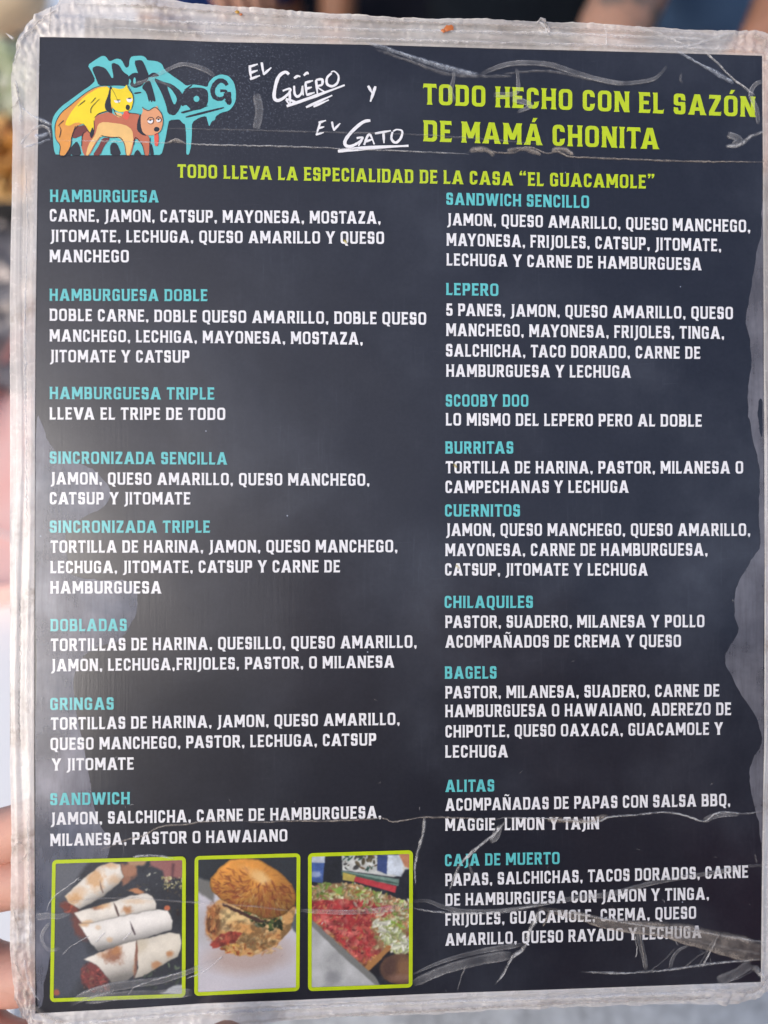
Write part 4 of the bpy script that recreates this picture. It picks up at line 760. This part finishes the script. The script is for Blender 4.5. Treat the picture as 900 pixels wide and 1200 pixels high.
ox = outer + np.stack([(vn(outer[:, 0], outer[:, 1], 24, 3, 4) - .5), (vn(outer[:, 0], outer[:, 1], 24, 4, 4) - .5)], 1) * wob
for j in range(NR + 1):
    t = j / NR; q = pair * (1 - t) + ox * t; X, Y = q[:, 0], q[:, 1]
    corner = np.clip(1 - np.minimum.reduce([np.hypot(X - 25, Y - 30), np.hypot(X - 900, Y - 50), np.hypot(X - 890, Y - 1160), np.hypot(X - 25, Y - 1185)]) / 110, 0, 1)
    topn = np.clip((70 - Y) / 40, 0, 1); botn = np.clip((Y - 1140) / 30, 0, 1)
    crump = .10 + 1.5 * corner + .5 * topn + .6 * botn
    lane = vn(t * 26 + 22 * vn(X, Y, 260, 71, 1), X * 0 + Y * .004 + X * .004, 3.0, 72, 2)
    hgt = (vn(X, Y, 26, 11, 4) - .5) * .0012 * crump + (lane - .5) * .0006 + (np.abs(vn(X * 1, Y * 1, 11, 17, 3) - .5)) * .0022 * crump
    ridge = sum(np.exp(-((t * 26 + (vn(X, Y, 80, 31 + k, 2) - .5) * 6 - c) / w_) ** 2) * a for k, (c, w_, a) in enumerate(((5, 1.6, .0006), (12, 1.3, .0004), (20, 1.8, .0006), (25.5, 1.2, .0005))))
    hgt = .0002 + (hgt + ridge * (.12 + .55 * np.maximum(topn, botn))) * min(1, t * 5) + .00012 * math.sin(math.pi * min(1, t * 4))
    for x, y, z in zip(X, Y, hgt): vs.append(P(x, y, float(z)))
    fr = np.where(X < 60, np.clip(1 - np.abs(Y - 760) / 380, 0, 1) * 1.1, 0) + np.where(X < 60, .25, 0) + .30 * topn * np.clip((420 - X) / 300, 0, 1) + .2 * botn + .12 * topn + (t > .955) * .45 + (t < .06) * .35 + (lane - .42) * .7 - .42 * np.clip(1 - np.abs(X - 160) / 75, 0, 1) ** .5 * np.clip((Y - 17) / 5, 0, 1)  # left whitening paints overexposed glare; other terms vary the film's opacity
    frost_glare.extend((fr * (.8 + .4 * vn(X, Y, 14, 40))).tolist())
for j in range(NR):
    for i in range(nO):
        k = (i + 1) % nO; fs.append((j * nO + i, (j + 1) * nO + i, (j + 1) * nO + k, j * nO + k))
def rim_mat():
    m = new_mat('worn clear plastic rim'); t = NT(m); co = t.coords()
    n1 = t.noise(co, 55, 6, .65, .6); n2 = t.noise(co, 420, 4, .65); n3 = t.noise(co, 25, 4, .6, 1.0)
    col = t.mixc(t.ramp(n1, .35, .65), (.90, .83, .79), (.95, .91, .88))
    dirt = t.math('MULTIPLY', t.ramp(n3, .53, .70), t.ramp(n2, .35, .6))
    col = t.mixc(t.math('MULTIPLY', dirt, .75), col, (.26, .18, .12))
    b1 = t.add('ShaderNodeBump', i_Strength=.45, i_Distance=.0005); t.l.new(t.noise(co, 420, 5, .7, .5), b1.inputs['Height'])
    p = t.add('ShaderNodeBsdfPrincipled', i_Roughness=.2); t.l.new(col, p.inputs['Base Color']); t.l.new(b1.outputs[0], p.inputs['Normal']); p.inputs['Specular IOR Level'].default_value = .8
    tl = t.add('ShaderNodeBsdfTranslucent'); t.l.new(col, tl.inputs[0]); tr = t.add('ShaderNodeBsdfTransparent', i_Color=(.96, .95, .95, 1))
    m1 = t.add('ShaderNodeMixShader'); m1.inputs[0].default_value = .35; t.l.new(p.outputs[0], m1.inputs[1]); t.l.new(tl.outputs[0], m1.inputs[2])
    m2 = t.add('ShaderNodeMixShader'); t.l.new(t.math('ADD', t.math('ADD', t.ramp(n1, .3, .7, .42, .56), t.math('MULTIPLY', t.add('ShaderNodeAttribute', attribute_name='frost_glare').outputs['Fac'], .45)), t.math('MULTIPLY', t.math('ADD', dirt, t.ramp(n2, .55, .7)), .18), clamp=True), m2.inputs[0])
    t.l.new(tr.outputs[0], m2.inputs[1]); t.l.new(m1.outputs[0], m2.inputs[2]); t.l.new(m2.outputs[0], t.n['Material Output'].inputs[0]); return m
M_rim = rim_mat()
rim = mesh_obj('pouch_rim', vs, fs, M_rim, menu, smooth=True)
rim.data.attributes.new('frost_glare', 'FLOAT', 'POINT').data.foreach_set('value', frost_glare)
# second print showing behind the top margin
M_back = simple_mat('grey back of spare sheet', (.16, .165, .18), .5, .05)
slab('backing_sheet', [(99, 19), (130, 21), (170, 25), (200, 29), (232, 35), (216, 44), (205, 49), (98, 46)], -.0007, -.0004, M_back, menu)
# tightly rolled film edges along the rim
def tube(name, pts, r, mat, parent, h, sides=6, world=False):
    vs, fs = [], []; q = [P(x, y, h + random.uniform(-.0001, .0002)) for x, y in pts] if not world else [Vector(p) for p in pts]
    for i, p in enumerate(q):
        d = (q[min(i + 1, len(q) - 1)] - q[max(i - 1, 0)]).normalized(); u = d.orthogonal().normalized(); v = d.cross(u); rr_ = (r if not callable(r) else r(i / (len(q) - 1))) * random.uniform(.8, 1.15)
        vs += [p + (u * math.cos(2 * math.pi * k / sides) + v * math.sin(2 * math.pi * k / sides)) * rr_ for k in range(sides)]
    for i in range(len(q) - 1):
        fs += [(i * sides + k, i * sides + (k + 1) % sides, (i + 1) * sides + (k + 1) % sides, (i + 1) * sides + k) for k in range(sides)]
    return mesh_obj(name, vs, fs, mat, parent, smooth=True)
def wig(pts, step=6, j=.8):
    out = []
    for i in range(len(pts) - 1):
        a, b = pts[i], pts[i + 1]; k = max(1, int(math.hypot(b[0] - a[0], b[1] - a[1]) / step))
        out += [(a[0] + (b[0] - a[0]) * q / k + random.uniform(-j, j), a[1] + (b[1] - a[1]) * q / k + random.uniform(-j, j)) for q in range(k)]
    return out + [pts[-1]]
for line, wd, mat in (([(62, 8), (61, 20), (60, 42)], 2.4, K_tan), ([(20, 60), (34, 42), (52, 26), (68, 14)], 4, K_tan), ([(17, 76), (28, 52), (42, 36)], 3, K_white), ([(100, 34), (180, 38), (260, 42), (360, 46), (450, 49), (600, 53), (760, 57), (880, 61)], 4, K_white),
   ([(75, 8), (160, 10), (240, 16), (330, 22), (450, 28), (560, 32), (700, 38), (820, 43)], 4, K_tan), ([(120, 24), (200, 28), (300, 32), (420, 37), (600, 41), (760, 46), (860, 50)], 5, K_white),
   ([(628, 28), (636, 32), (640, 44)], 3, K_white), ([(740, 34), (770, 42), (800, 55)], 4, K_white), ([(860, 40), (820, 52), (790, 60)], 4, K_white), ([(705, 30), (709, 44), (708, 56)], 2.5, K_white), ([(880, 44), (894, 50), (892, 60)], 7, K_tan),
   ([(14, 130), (24, 120), (20, 100)], 3, K_tan), ([(20, 96), (26, 130), (24, 150)], 3, K_white), ([(25, 700), (26, 760), (24, 830), (26, 880)], 2, K_tan), ([(31, 330), (32, 460), (33, 620)], 3, K_white),
   ([(15, 1000), (24, 985), (34, 996), (24, 1010)], 3, K_tan), ([(16, 1060), (24, 1090), (20, 1120), (30, 1150)], 4, K_tan), ([(22, 1140), (34, 1168), (52, 1186), (80, 1196)], 7, K_tan), ([(30, 1120), (36, 1150), (48, 1170)], 4, K_white), ([(34, 940), (36, 1040), (37, 1120)], 3, K_white),
   ([(60, 1200), (140, 1192), (220, 1186), (300, 1181), (400, 1176)], 5, K_white), ([(240, 1186), (360, 1178), (500, 1172), (680, 1166), (820, 1160), (884, 1154)], 4, K_white), ([(350, 1189), (480, 1183), (600, 1176), (720, 1170), (860, 1166)], 5, K_tan),
   ([(880, 1130), (892, 1142), (890, 1158), (870, 1166)], 8, K_white), ([(860, 1160), (884, 1158), (898, 1140)], 5, K_tan), ([(900, 200), (901, 420), (902, 700), (901, 1000)], 3, K_white), ([(905, 150), (905, 480), (906, 860)], 3, K_tan)):
    cr(line, wd, mat, ht=.0007, h=.0009, jit=.9)
tube('loose_film_shred', [(17, 48), (13, 45), (9, 42)], lambda u: .0005 * (1 - u * .8), K_white if False else M_rim, menu, .001)
tube('loose_film_shred', [(628, 30), (632, 26), (637, 27), (640, 34), (642, 42)], .0004, M_rim, menu, .0014)
M_sauce = simple_mat('dried sauce speck', (.55, .16, .04), .4, .2)
def speck(x, y, r, h=.0012, mat=None):
    vs = [P(x + r * 1.3 * math.cos(a) * random.uniform(.7, 1.2), y + r * math.sin(a) * random.uniform(.6, 1.2), h) for a in [i * math.pi / 6 for i in range(12)]] + [P(x, y, h + .0004)]
    mesh_obj('food_stain', vs, [(i, (i + 1) % 12, 12) for i in range(12)], mat or M_sauce, menu, smooth=True)
speck(525, 37, 4.5, .0016); speck(519, 40, 2.5, .0016); speck(279, 18, 2.4, .0016, simple_mat('dried mustard speck', (.5, .27, .03), .4, .2)); speck(283, 21, 1.6, .0016)

# ------------------------------------------------------------------ where the things around the menu stand
def W(px, py, depth): return CM @ (ray(px, py) * depth)
def tab(px, py, z=.75):
    d = CM.to_3x3() @ ray(px, py); t = (z - 1.35) / d.z; return cam.location + d * t

# ------------------------------------------------------------------ bodies grown over a skeleton
def skin_body(name, joints, edges, mat, parent, sub=2, root=0):
    """joints: list of (pos, radius or (rx, ry)); baked to a plain mesh"""
    me = bpy.data.meshes.new(name); me.from_pydata([tuple(j[0]) for j in joints], edges, [])
    o = bpy.data.objects.new(name, me); C.objects.link(o)
    sk = o.modifiers.new('skin', 'SKIN'); sk.use_smooth_shade = True; sk.branch_smoothing = .4
    if not me.skin_vertices: 
        bm = bmesh.new(); bm.from_mesh(me); bm.verts.layers.skin.verify(); bm.to_mesh(me); bm.free()
    for i, j in enumerate(joints):
        r = j[1]; me.skin_vertices[0].data[i].radius = (r, r) if not isinstance(r, tuple) else r
        me.skin_vertices[0].data[i].use_root = (i == root)
    ss = o.modifiers.new('sub', 'SUBSURF'); ss.levels = sub; ss.render_levels = sub
    dg = bpy.context.evaluated_depsgraph_get(); ev = bpy.data.meshes.new_from_object(o.evaluated_get(dg))
    o.modifiers.clear(); o.data = ev; ev.materials.clear(); ev.materials.append(mat)
    ev.polygons.foreach_set('use_smooth', [True] * len(ev.polygons)); o.parent = parent; return o
def skin_mat(name, rgb, tattoo=False):
    m = simple_mat(name, rgb, .5, .08, 30, .35, 500, sss=.08, rgb2=tuple(v * .78 for v in rgb), bdist=.0006)
    if tattoo:
        t = NT(m); p = [n for n in t.n if n.type == 'BSDF_PRINCIPLED'][0]; co = t.coords()
        old = p.inputs['Base Color'].links[0].from_socket
        col = t.mixc(t.math('MULTIPLY', t.ramp(t.noise(co, 26, 3, .5, 1.5), .52, .58), .65), old, (.05, .07, .07)); t.l.new(col, p.inputs['Base Color'])
    return m
M_skinH = skin_mat('holding hand skin', (.62, .33, .26)); M_skinA = skin_mat('brown arm skin', (.34, .17, .11)); M_skinT = skin_mat('tattooed arm skin', (.36, .20, .14), True)

# the hand that holds the menu: fingers flat behind its left edge, thumb below
hand = empty('person_hand', MENU_M @ P(-120, 1160, -.03)); hand.rotation_euler = MENU_M.to_euler()
tag(hand, "left hand gripping the menu, fingers behind its lower left edge, thumb at its bottom", 'hand')
bpy.context.view_layer.update()
HI = hand.matrix_world.inverted() @ MENU_M
def HP(x, y, h): return HI @ P(x, y, h)
J, E_ = [], []
def jn(x, y, h, r, prev=None):
    J.append((HP(x, y, h), r)); i = len(J) - 1
    if prev is not None: E_.append((prev, i))
    return i
w0 = jn(-190, 1290, -.040, (.024, .019)); w1 = jn(-330, 1420, -.055, (.030, .028), w0); w2 = jn(-560, 1650, -.10, (.040, .038), w1)
pm = jn(-135, 1190, -.032, (.026, .014), w0)
k1 = jn(-118, 1060, -.024, .0098, pm); k2 = jn(-112, 1120, -.026, .0098, pm); k3 = jn(-108, 1180, -.026, .0095, pm); k4 = jn(-98, 1240, -.024, .0085, pm)
for kk, path in ((k1, [(-62, 1024, -.024, .0092), (-8, 1006, -.0180, .0090), (28, 982, -.0130, .0082), (52, 962, -.0100, .0068)]),
                 (k2, [(-55, 1082, -.024, .0090), (2, 1066, -.0180, .0086), (50, 1052, -.0120, .0079), (78, 1046, -.0090, .0068)]),
                 (k3, [(-52, 1196, -.022, .0092), (-4, 1184, -.0160, .0096), (36, 1166, -.0115, .0082), (62, 1158, -.0090, .0066)]),
                 (k4, [(-50, 1264, -.018, .0078), (-10, 1262, -.0130, .0074), (22, 1252, -.0100, .0066), (40, 1244, -.0085, .0055)])):
    pr = kk
    for x, y, h, r in path: pr = jn(x, y, h, r, pr)
t1 = jn(-90, 1330, -.020, .0130, w0); t2 = jn(40, 1345, .002, .0115, t1); t3 = jn(180, 1300, .0130, .0102, t2); t4 = jn(266, 1222, .0125, .0094, t3); t5 = jn(285, 1170, .0105, .0084, t4)
skin_body('hand_body', J, E_, M_skinH, hand, 2, root=0)

# ------------------------------------------------------------------ ground, tables
M_floor = simple_mat('worn concrete floor', (.20, .19, .18), .8, .15, 3, .3, 30)
mesh_obj('ground', [(-40, -40, 0), (40, -40, 0), (40, 40, 0), (-40, 40, 0)], [(0, 1, 2, 3)], M_floor)['kind'] = 'structure'
def bev_box(bm, x0, y0, z0, x1, y1, z1, bev=.004):
    r = bmesh.ops.create_cube(bm, size=1); vs = r['verts']
    for v in vs: v.co = Vector(((x0 + x1) / 2 + v.co.x * (x1 - x0), (y0 + y1) / 2 + v.co.y * (y1 - y0), (z0 + z1) / 2 + v.co.z * (z1 - z0)))
    es = {e for v in vs for e in v.link_edges}; bmesh.ops.bevel(bm, geom=list(es), offset=bev, segments=2, affect='EDGES')
def box_obj(name, b, mat, parent, bev=.004):
    bm = bmesh.new(); bev_box(bm, *b, bev); return bm_obj(name, bm, mat, parent, False)
M_stone = new_mat('grey speckled stone'); t = NT(M_stone); co = t.coords()
c_ = t.mixc(t.ramp(t.noise(co, 24, 8, .65, 1.2), .38, .62), (.42, .42, .41), (.72, .72, .70)); c_ = t.mixc(t.ramp(t.noise(co, 210, 4, .7), .52, .66), c_, (.85, .85, .83)); c_ = t.mixc(t.ramp(t.noise(co, 150, 4, .7, 1), .60, .70), c_, (.16, .15, .14))
p_ = t.add('ShaderNodeBsdfPrincipled', i_Roughness=.45); t.l.new(c_, p_.inputs['Base Color']); t.l.new(p_.outputs[0], t.n['Material Output'].inputs[0])
M_steel = simple_mat('painted steel leg', (.12, .12, .13), .4, .1)
M_enam = simple_mat('white enamel counter', (.88, .88, .89), .3, .03, 8, .05)
def table(name, label, x0, y0, x1, y1, mat):
    r = empty(name, ((x0 + x1) / 2, (y0 + y1) / 2, 0)); tag(r, label, 'table'); dx, dy = (x1 - x0) / 2, (y1 - y0) / 2
    box_obj('tabletop', (-dx, -dy, .72, dx, dy, .75), mat, r)
    for sx in (-1, 1):
        for sy in (-1, 1): box_obj('leg', (sx * (dx - .06) - .02, sy * (dy - .06) - .02, 0, sx * (dx - .06) + .02, sy * (dy - .06) + .02, .7195), M_steel, r)
    return r
table('stone_table', 'grey speckled stone tabletop seen along the bottom edge below the menu', -.235, -.45, .85, .62, M_stone)
table('serving_counter', 'bright white counter left of the menu that carries the tray and the food', -1.55, -.45, -.241, 2.6, M_enam)

# salmon tray
M_salmon = simple_mat('salmon plastic', (.95, .54, .47), .3, .06, 12, .05, rgb2=(.95, .64, .58)); M_whline = simple_mat('white plastic', (.85, .83, .80), .3, .02)
tr = empty('serving_tray', tab(-120, 560)); tag(tr, 'salmon pink plastic tray with a thin white line lying left of the menu', 'tray')
tc = [tab(52, 372), tab(75, 704), tab(-330, 740), tab(-75, 600)]
def trv(k, ins, z): c = sum(tc, Vector()) / 4; p = tc[k] + (c - tc[k]) * ins; return Vector((p.x, p.y, z)) - tr.location
prof = [(0, .752), (-.02, .775), (.0, .780), (.03, .776), (.10, .758), (.13, .756)]
vs, fs = [], []
for ins, z in prof: vs += [trv(k, ins, z) for k in range(4)]
for j in range(len(prof) - 1): fs += [(j * 4 + k, j * 4 + (k + 1) % 4, (j + 1) * 4 + (k + 1) % 4, (j + 1) * 4 + k) for k in range(4)]
fs += [(3, 2, 1, 0), (20, 21, 22, 23)]
mesh_obj('tray_body', vs, fs, M_salmon, tr)
ln = [(tab(-40, 618), tab(40, 646))]; a, b = ln[0]; a = Vector((a.x, a.y, .762)) - tr.location; b = Vector((b.x, b.y, .762)) - tr.location; n_ = (b - a).cross(Vector((0, 0, 1))).normalized() * .0012
mesh_obj('printed_line', [a - n_, b - n_, b + n_, a + n_], [(0, 1, 2, 3)], M_whline, tr)

# crumpled foil wrapper
M_foil = new_mat('crumpled foil'); t = NT(M_foil); p_ = t.add('ShaderNodeBsdfPrincipled', i_Roughness=.42, i_Metallic=.6); p_.inputs['Base Color'].default_value = (.34, .30, .28, 1); t.l.new(p_.outputs[0], t.n['Material Output'].inputs[0])
def grid_blob(name, cx, cy, sx, sy, hf, mat, label=None, cat=None, parent=None, n=60):
    vs, fs = [], []
    for j in range(n + 1):
        for i in range(n + 1):
            u, v = i / n * 2 - 1, j / n * 2 - 1; x, y = u * sx, v * sy; vs.append((x, y, hf(u, v, x + cx, y + cy)))
    for j in range(n):
        for i in range(n): q = j * (n + 1) + i; fs.append((q, q + 1, q + n + 2, q + n + 1))
    o = mesh_obj(name, vs, fs, mat, parent, smooth=False); 
    if parent is None: o.location = (cx, cy, .752)
    if label: tag(o, label, cat)
    return o
q = tab(-50, 350)
grid_blob('foil_wrapper', q.x, q.y, .20, .20, lambda u, v, x, y: .004 + .07 * abs(V1(x, y, .05, 5) - .45) + .03 * V1(x, y, .02, 6) * max(0, 1 - u * u - v * v), M_foil, 'crumpled grey foil wrapper lying on the counter behind the salmon tray', 'wrapper')

# black food tray with fried meat and shredded lettuce
M_blk = simple_mat('black plastic tray', (.02, .02, .022), .4, .05)
ft = empty('food_platter', (-.78, 1.33, .75)); tag(ft, 'black platter heaped with browned meat and pale shredded lettuce at the upper left', 'platter')
bm = bmesh.new(); bev_box(bm, -.28, -.30, .002, .28, .29, .016, .005); 
for b in ((-.28, -.30, .0165, -.27, .29, .05), (.27, -.30, .0165, .28, .29, .05), (-.2695, -.30, .0165, .2695, -.29, .05), (-.2695, .28, .0165, .2695, .29, .05)): bev_box(bm, *b, .003)
bm_obj('platter_base', bm, M_blk, ft, False)
def chunks(name, n, reg, size, mats, parent, hz, seed):
    rs = random.Random(seed); ico = bmesh.new(); bmesh.ops.create_icosphere(ico, subdivisions=1, radius=1); iv = [v.co.copy() for v in ico.verts]; fi = [[v.index for v in f.verts] for f in ico.faces]; ico.free()
    vs, fs, mi = [], [], []
    for _ in range(n):
        x, y = rs.uniform(reg[0], reg[2]), rs.uniform(reg[1], reg[3]); u = (x - reg[0]) / (reg[2] - reg[0]) * 2 - 1; v = (y - reg[1]) / (reg[3] - reg[1]) * 2 - 1
        z = .02 + hz * max(0, 1 - u * u * .8) * max(0, 1 - v * v * .6) * rs.random(); k = len(vs); s = rs.uniform(*size); R3 = Matrix.Rotation(rs.uniform(0, 6), 3, Vector((rs.random(), rs.random(), rs.random())).normalized())
        sc = Vector((1, rs.uniform(.4, .8), rs.uniform(.3, .6))); m_ = rs.randrange(len(mats))
        for p in iv: vs.append(R3 @ Vector((p.x * sc.x, p.y * sc.y, p.z * sc.z)) * s * rs.uniform(.85, 1.15) + Vector((x, y, z)))
        fs += [tuple(k + i for i in f) for f in fi]; mi += [m_] * len(fi)
    o = mesh_obj(name, vs, fs, mats, parent, mi); o['kind'] = 'stuff'; return o
fm = [simple_mat('fried meat', c, .45, .2, 60) for c in ((.75, .33, .07), (.50, .17, .04), (.85, .50, .16))]
lm = [simple_mat('shredded lettuce', c, .5, .1, 60) for c in ((.66, .70, .48), (.78, .78, .66), (.48, .56, .30))]
chunks('fried_meat', 600, (-.26, -.27, .262, -.02), (.010, .024), fm, ft, .09, 1)
chunks('shredded_lettuce', 650, (-.26, -.01, .262, .26), (.008, .026), lm, ft, .10, 2)
# bread loaf at the far end
M_bread = simple_mat('bread crust', (.62, .40, .22), .6, .2, 14, .3, 80, rgb2=(.80, .66, .46))
lf = empty('bread_loaf', (-.95, 1.82, .752)); tag(lf, 'pale brown bread loaf at the far end of the white counter', 'bread')
bm = bmesh.new(); bmesh.ops.create_uvsphere(bm, u_segments=32, v_segments=16, radius=1)
for v in bm.verts: v.co = Vector((v.co.x * .26, v.co.y * .12, max(0, v.co.z * .085 + .06) + .012 * V1(v.co.x * .3, v.co.y * .3, .08, 9)))
bm_obj('loaf_crust', bm, M_bread, lf)

# ------------------------------------------------------------------ people beyond the table and the one taking the picture
def person(label, x, y, face, shirt, skin, trousers, arms, h=1.68, girth=1.0, sleeve=.55):
    if not isinstance(sleeve, tuple): sleeve = (sleeve, sleeve)
    """standing figure; arms: two lists of world joints (elbow, wrist, fingers)"""
    r = empty('person', (x, y, 0)); tag(r, label, 'person'); s = h / 1.68; f = -1 if face == 'front' else 1
    g = girth; j, e = [], []
    def a(p, rad, pr=None): j.append((Vector(p), rad)); i = len(j) - 1; e.append((pr, i)) if pr is not None else None; return i
    pel = a((0, 0, .93 * s), (.13 * g, .10 * g)); bel = a((0, 0, 1.08 * s), (.125 * g, .10 * g), pel); ch = a((0, 0, 1.26 * s), (.14 * g, .10 * g), bel); up = a((0, 0, 1.38 * s), (.10 * g, .075 * g), ch)
    nk = a((0, .01 * f, 1.46 * s), .052, up); h0 = a((0, .03 * f, 1.54 * s), (.066, .078), nk); h1 = a((0, .03 * f, 1.63 * s), (.074, .086), h0); a((0, .02 * f, 1.69 * s), (.045, .05), h1)
    legs = []
    for sx in (-1, 1):
        hp = a((sx * .09, 0, .86 * s), .085 * g, pel); kn = a((sx * .10, .02 * f, .48 * s), .055, hp); an = a((sx * .10, 0, .09 * s), .036, kn); a((sx * .10, .13 * f, .035), (.036, .03), an)
    sl = []
    for sx, arm in zip((-1, 1), arms):
        sh = a((sx * .175 * g, 0, 1.37 * s), .052 * g, up); pr = sh; pts = [Vector(p) - r.location for p in arm[:-1]]
        el = a(pts[0], .040 * g, sh); pr = el
        for p in pts[1:-1]: pr = a(p, .036 * g, pr)
        wr = a(pts[-1], .027, pr); sl.append((Vector((sx * .175 * g, 0, 1.37 * s)), pts[0]))
        d = (Vector(arm[-1]) - r.location - pts[-1]); kn_ = pts[-1] + d * .5; pa = a(kn_, (.034, .020), wr); side = d.cross(Vector((0, 0, 1))).normalized()
        for q in range(4):
            o_ = side * (.024 - .016 * q); L = (.9, 1, .95, .75)[q]; f1 = a(kn_ + d * .42 + o_, .0095, pa); f2 = a(kn_ + d * .42 + o_ * 1.05 + d.normalized() * .03 * L + Vector((0, 0, -.012)), .009, f1); a(kn_ + d * .42 + o_ + d.normalized() * .045 * L + Vector((0, 0, -.032)), .0075, f2)
        t_ = a(kn_ - d * .1 + side * .036, .011, pa); a(kn_ + d * .35 + side * .052, .009, t_)
    skin_body('body', j, e, skin, r, 1)
    j, e = [], []
    pel = a((0, 0, .90 * s), (.155 * g, .12 * g)); bel = a((0, 0, 1.08 * s), (.150 * g, .12 * g), pel); ch = a((0, 0, 1.26 * s), (.160 * g, .12 * g), bel); up = a((0, 0, 1.385 * s), (.115 * g, .085 * g), ch); a((0, .005 * f, 1.43 * s), .066, up)
    for (p0, p1), sv in zip(sl, sleeve):
        sh = a(p0, .066 * g, up); a(p0 + (p1 - p0) * sv, .058 * g, sh)
    skin_body('shirt', j, e, shirt, r, 2)
    j, e = [], []
    pel = a((0, 0, .93 * s), (.145 * g, .112 * g))
    for sx in (-1, 1): hp = a((sx * .09, 0, .85 * s), .098 * g, pel); kn = a((sx * .10, .02 * f, .48 * s), .07, hp); a((sx * .10, 0, .10 * s), .055, kn)
    skin_body('trousers', j, e, trousers, r, 1)
    j, e = [], []
    q0 = a((0, -.005 * f, 1.60 * s), (.076, .084), None); a((0, .012 * f, 1.68 * s), (.070, .078), q0); skin_body('hair', j, e, M_hair, r, 2)
    return r
def cloth(n, c, c2):
    m = simple_mat(n, c, .95, .1, 18, .8, 25, rgb2=c2, bdist=.01)
    [q for q in m.node_tree.nodes if q.type == 'BSDF_PRINCIPLED'][0].inputs['Specular IOR Level'].default_value = .1; return m
M_hair = cloth('dark hair', (.012, .01, .009), (.02, .015, .012)); M_tr = cloth('dark trousers', (.02, .022, .03), (.03, .03, .04)); M_blkT = cloth('black shirt cloth', (.003, .005, .009), (.006, .009, .014))
M_denim = cloth('blue denim cloth', (.03, .06, .13), (.055, .10, .19)); M_navy = cloth('navy cloth', (.012, .03, .13), (.02, .05, .20)); M_green = cloth('dark green cloth', (.008, .04, .035), (.012, .055, .045)); M_dark = cloth('charcoal cloth', (.02, .02, .025), (.03, .03, .036))
person('person in navy shirt with bare brown hand raised above the top edge of the menu', -.235, 1.26, 'front', M_navy, M_skinA, M_tr,
  ([W(170, -60, .95), W(240, -40, .82), W(276, -26, .76)], [(-.06, 1.30, 1.10), (-.07, 1.24, .90), (-.07, 1.18, .82)]), sleeve=.98, girth=.86)
person('person in dark green shirt standing furthest back behind the navy shirt', .02, 1.62, 'front', M_green, M_skinA, M_tr, ([(-.24, 1.60, 1.08), (-.22, 1.52, .90), (-.20, 1.46, .80)], [(.27, 1.62, 1.08), (.26, 1.54, .88), (.25, 1.48, .80)]), sleeve=.98)
person('person in black shirt with a tattooed bare forearm held in front', .19, 1.10, 'front', M_blkT, M_skinT, M_tr,
  ([(.06, 1.30, 1.08), (.16, 1.27, .95), (.24, 1.25, .92)], [W(790, -120, .80), W(752, -30, .70), W(715, 40, .655), W(690, 120, .66), W(676, 170, .67)]), sleeve=(1.0, .5))
person('person in blue denim shirt at the upper right corner with a bare arm', .44, 1.12, 'front', M_denim, M_skinA, M_tr,
  ([(.22, 1.12, 1.05), (.25, 1.04, .92), (.28, .98, .86)], [W(985, -80, .80), W(930, -8, .72), W(896, 50, .70), W(880, 130, .70)]), sleeve=.5)
person('person in charcoal shirt taking the picture, mirrored dimly in the menu film', 0, -.42, 'back', M_dark, M_skinA, M_tr,
  ([(-.30, -.22, 1.10), MENU_M @ P(-560, 1650, -.10), MENU_M @ P(-500, 1600, -.10)], [(.26, -.30, 1.14), (.12, -.08, 1.27), (.07, -.03, 1.30)]), h=1.74)
M_redT = cloth('dark red shirt cloth', (.50, .03, .02), (.58, .04, .03))  # figure added out of view for a red tint in the reflection
person('person in dark red shirt added behind the photographer to redden the menu film at lower right', .58, -.78, 'back', M_redT, M_skinA, M_tr,
  ([(.34, -.78, 1.20), (.34, -.66, 1.05), (.35, -.60, .96)], [(.84, -.78, 1.20), (.85, -.71, .98), (.85, -.65, .90)]), h=1.80)
wl = empty('blocker_wall', (1.9, -2.7, 0)); tag(wl, 'dark plank wall added behind the photographer to darken the reflection in the menu film', 'wall')  # wall added out of view to darken the lower menu reflection
M_plank = simple_mat('dark blocker planks', (.030, .026, .024), .8, .25, 9, .4, 40)
for k in range(14):
    box_obj('plank', (-2.9 + k * .415, -.02 - .004 * (k % 2), 0, -2.9 + k * .415 + .408, .02, 3.5 + .02 * (k % 3)), M_plank, wl)
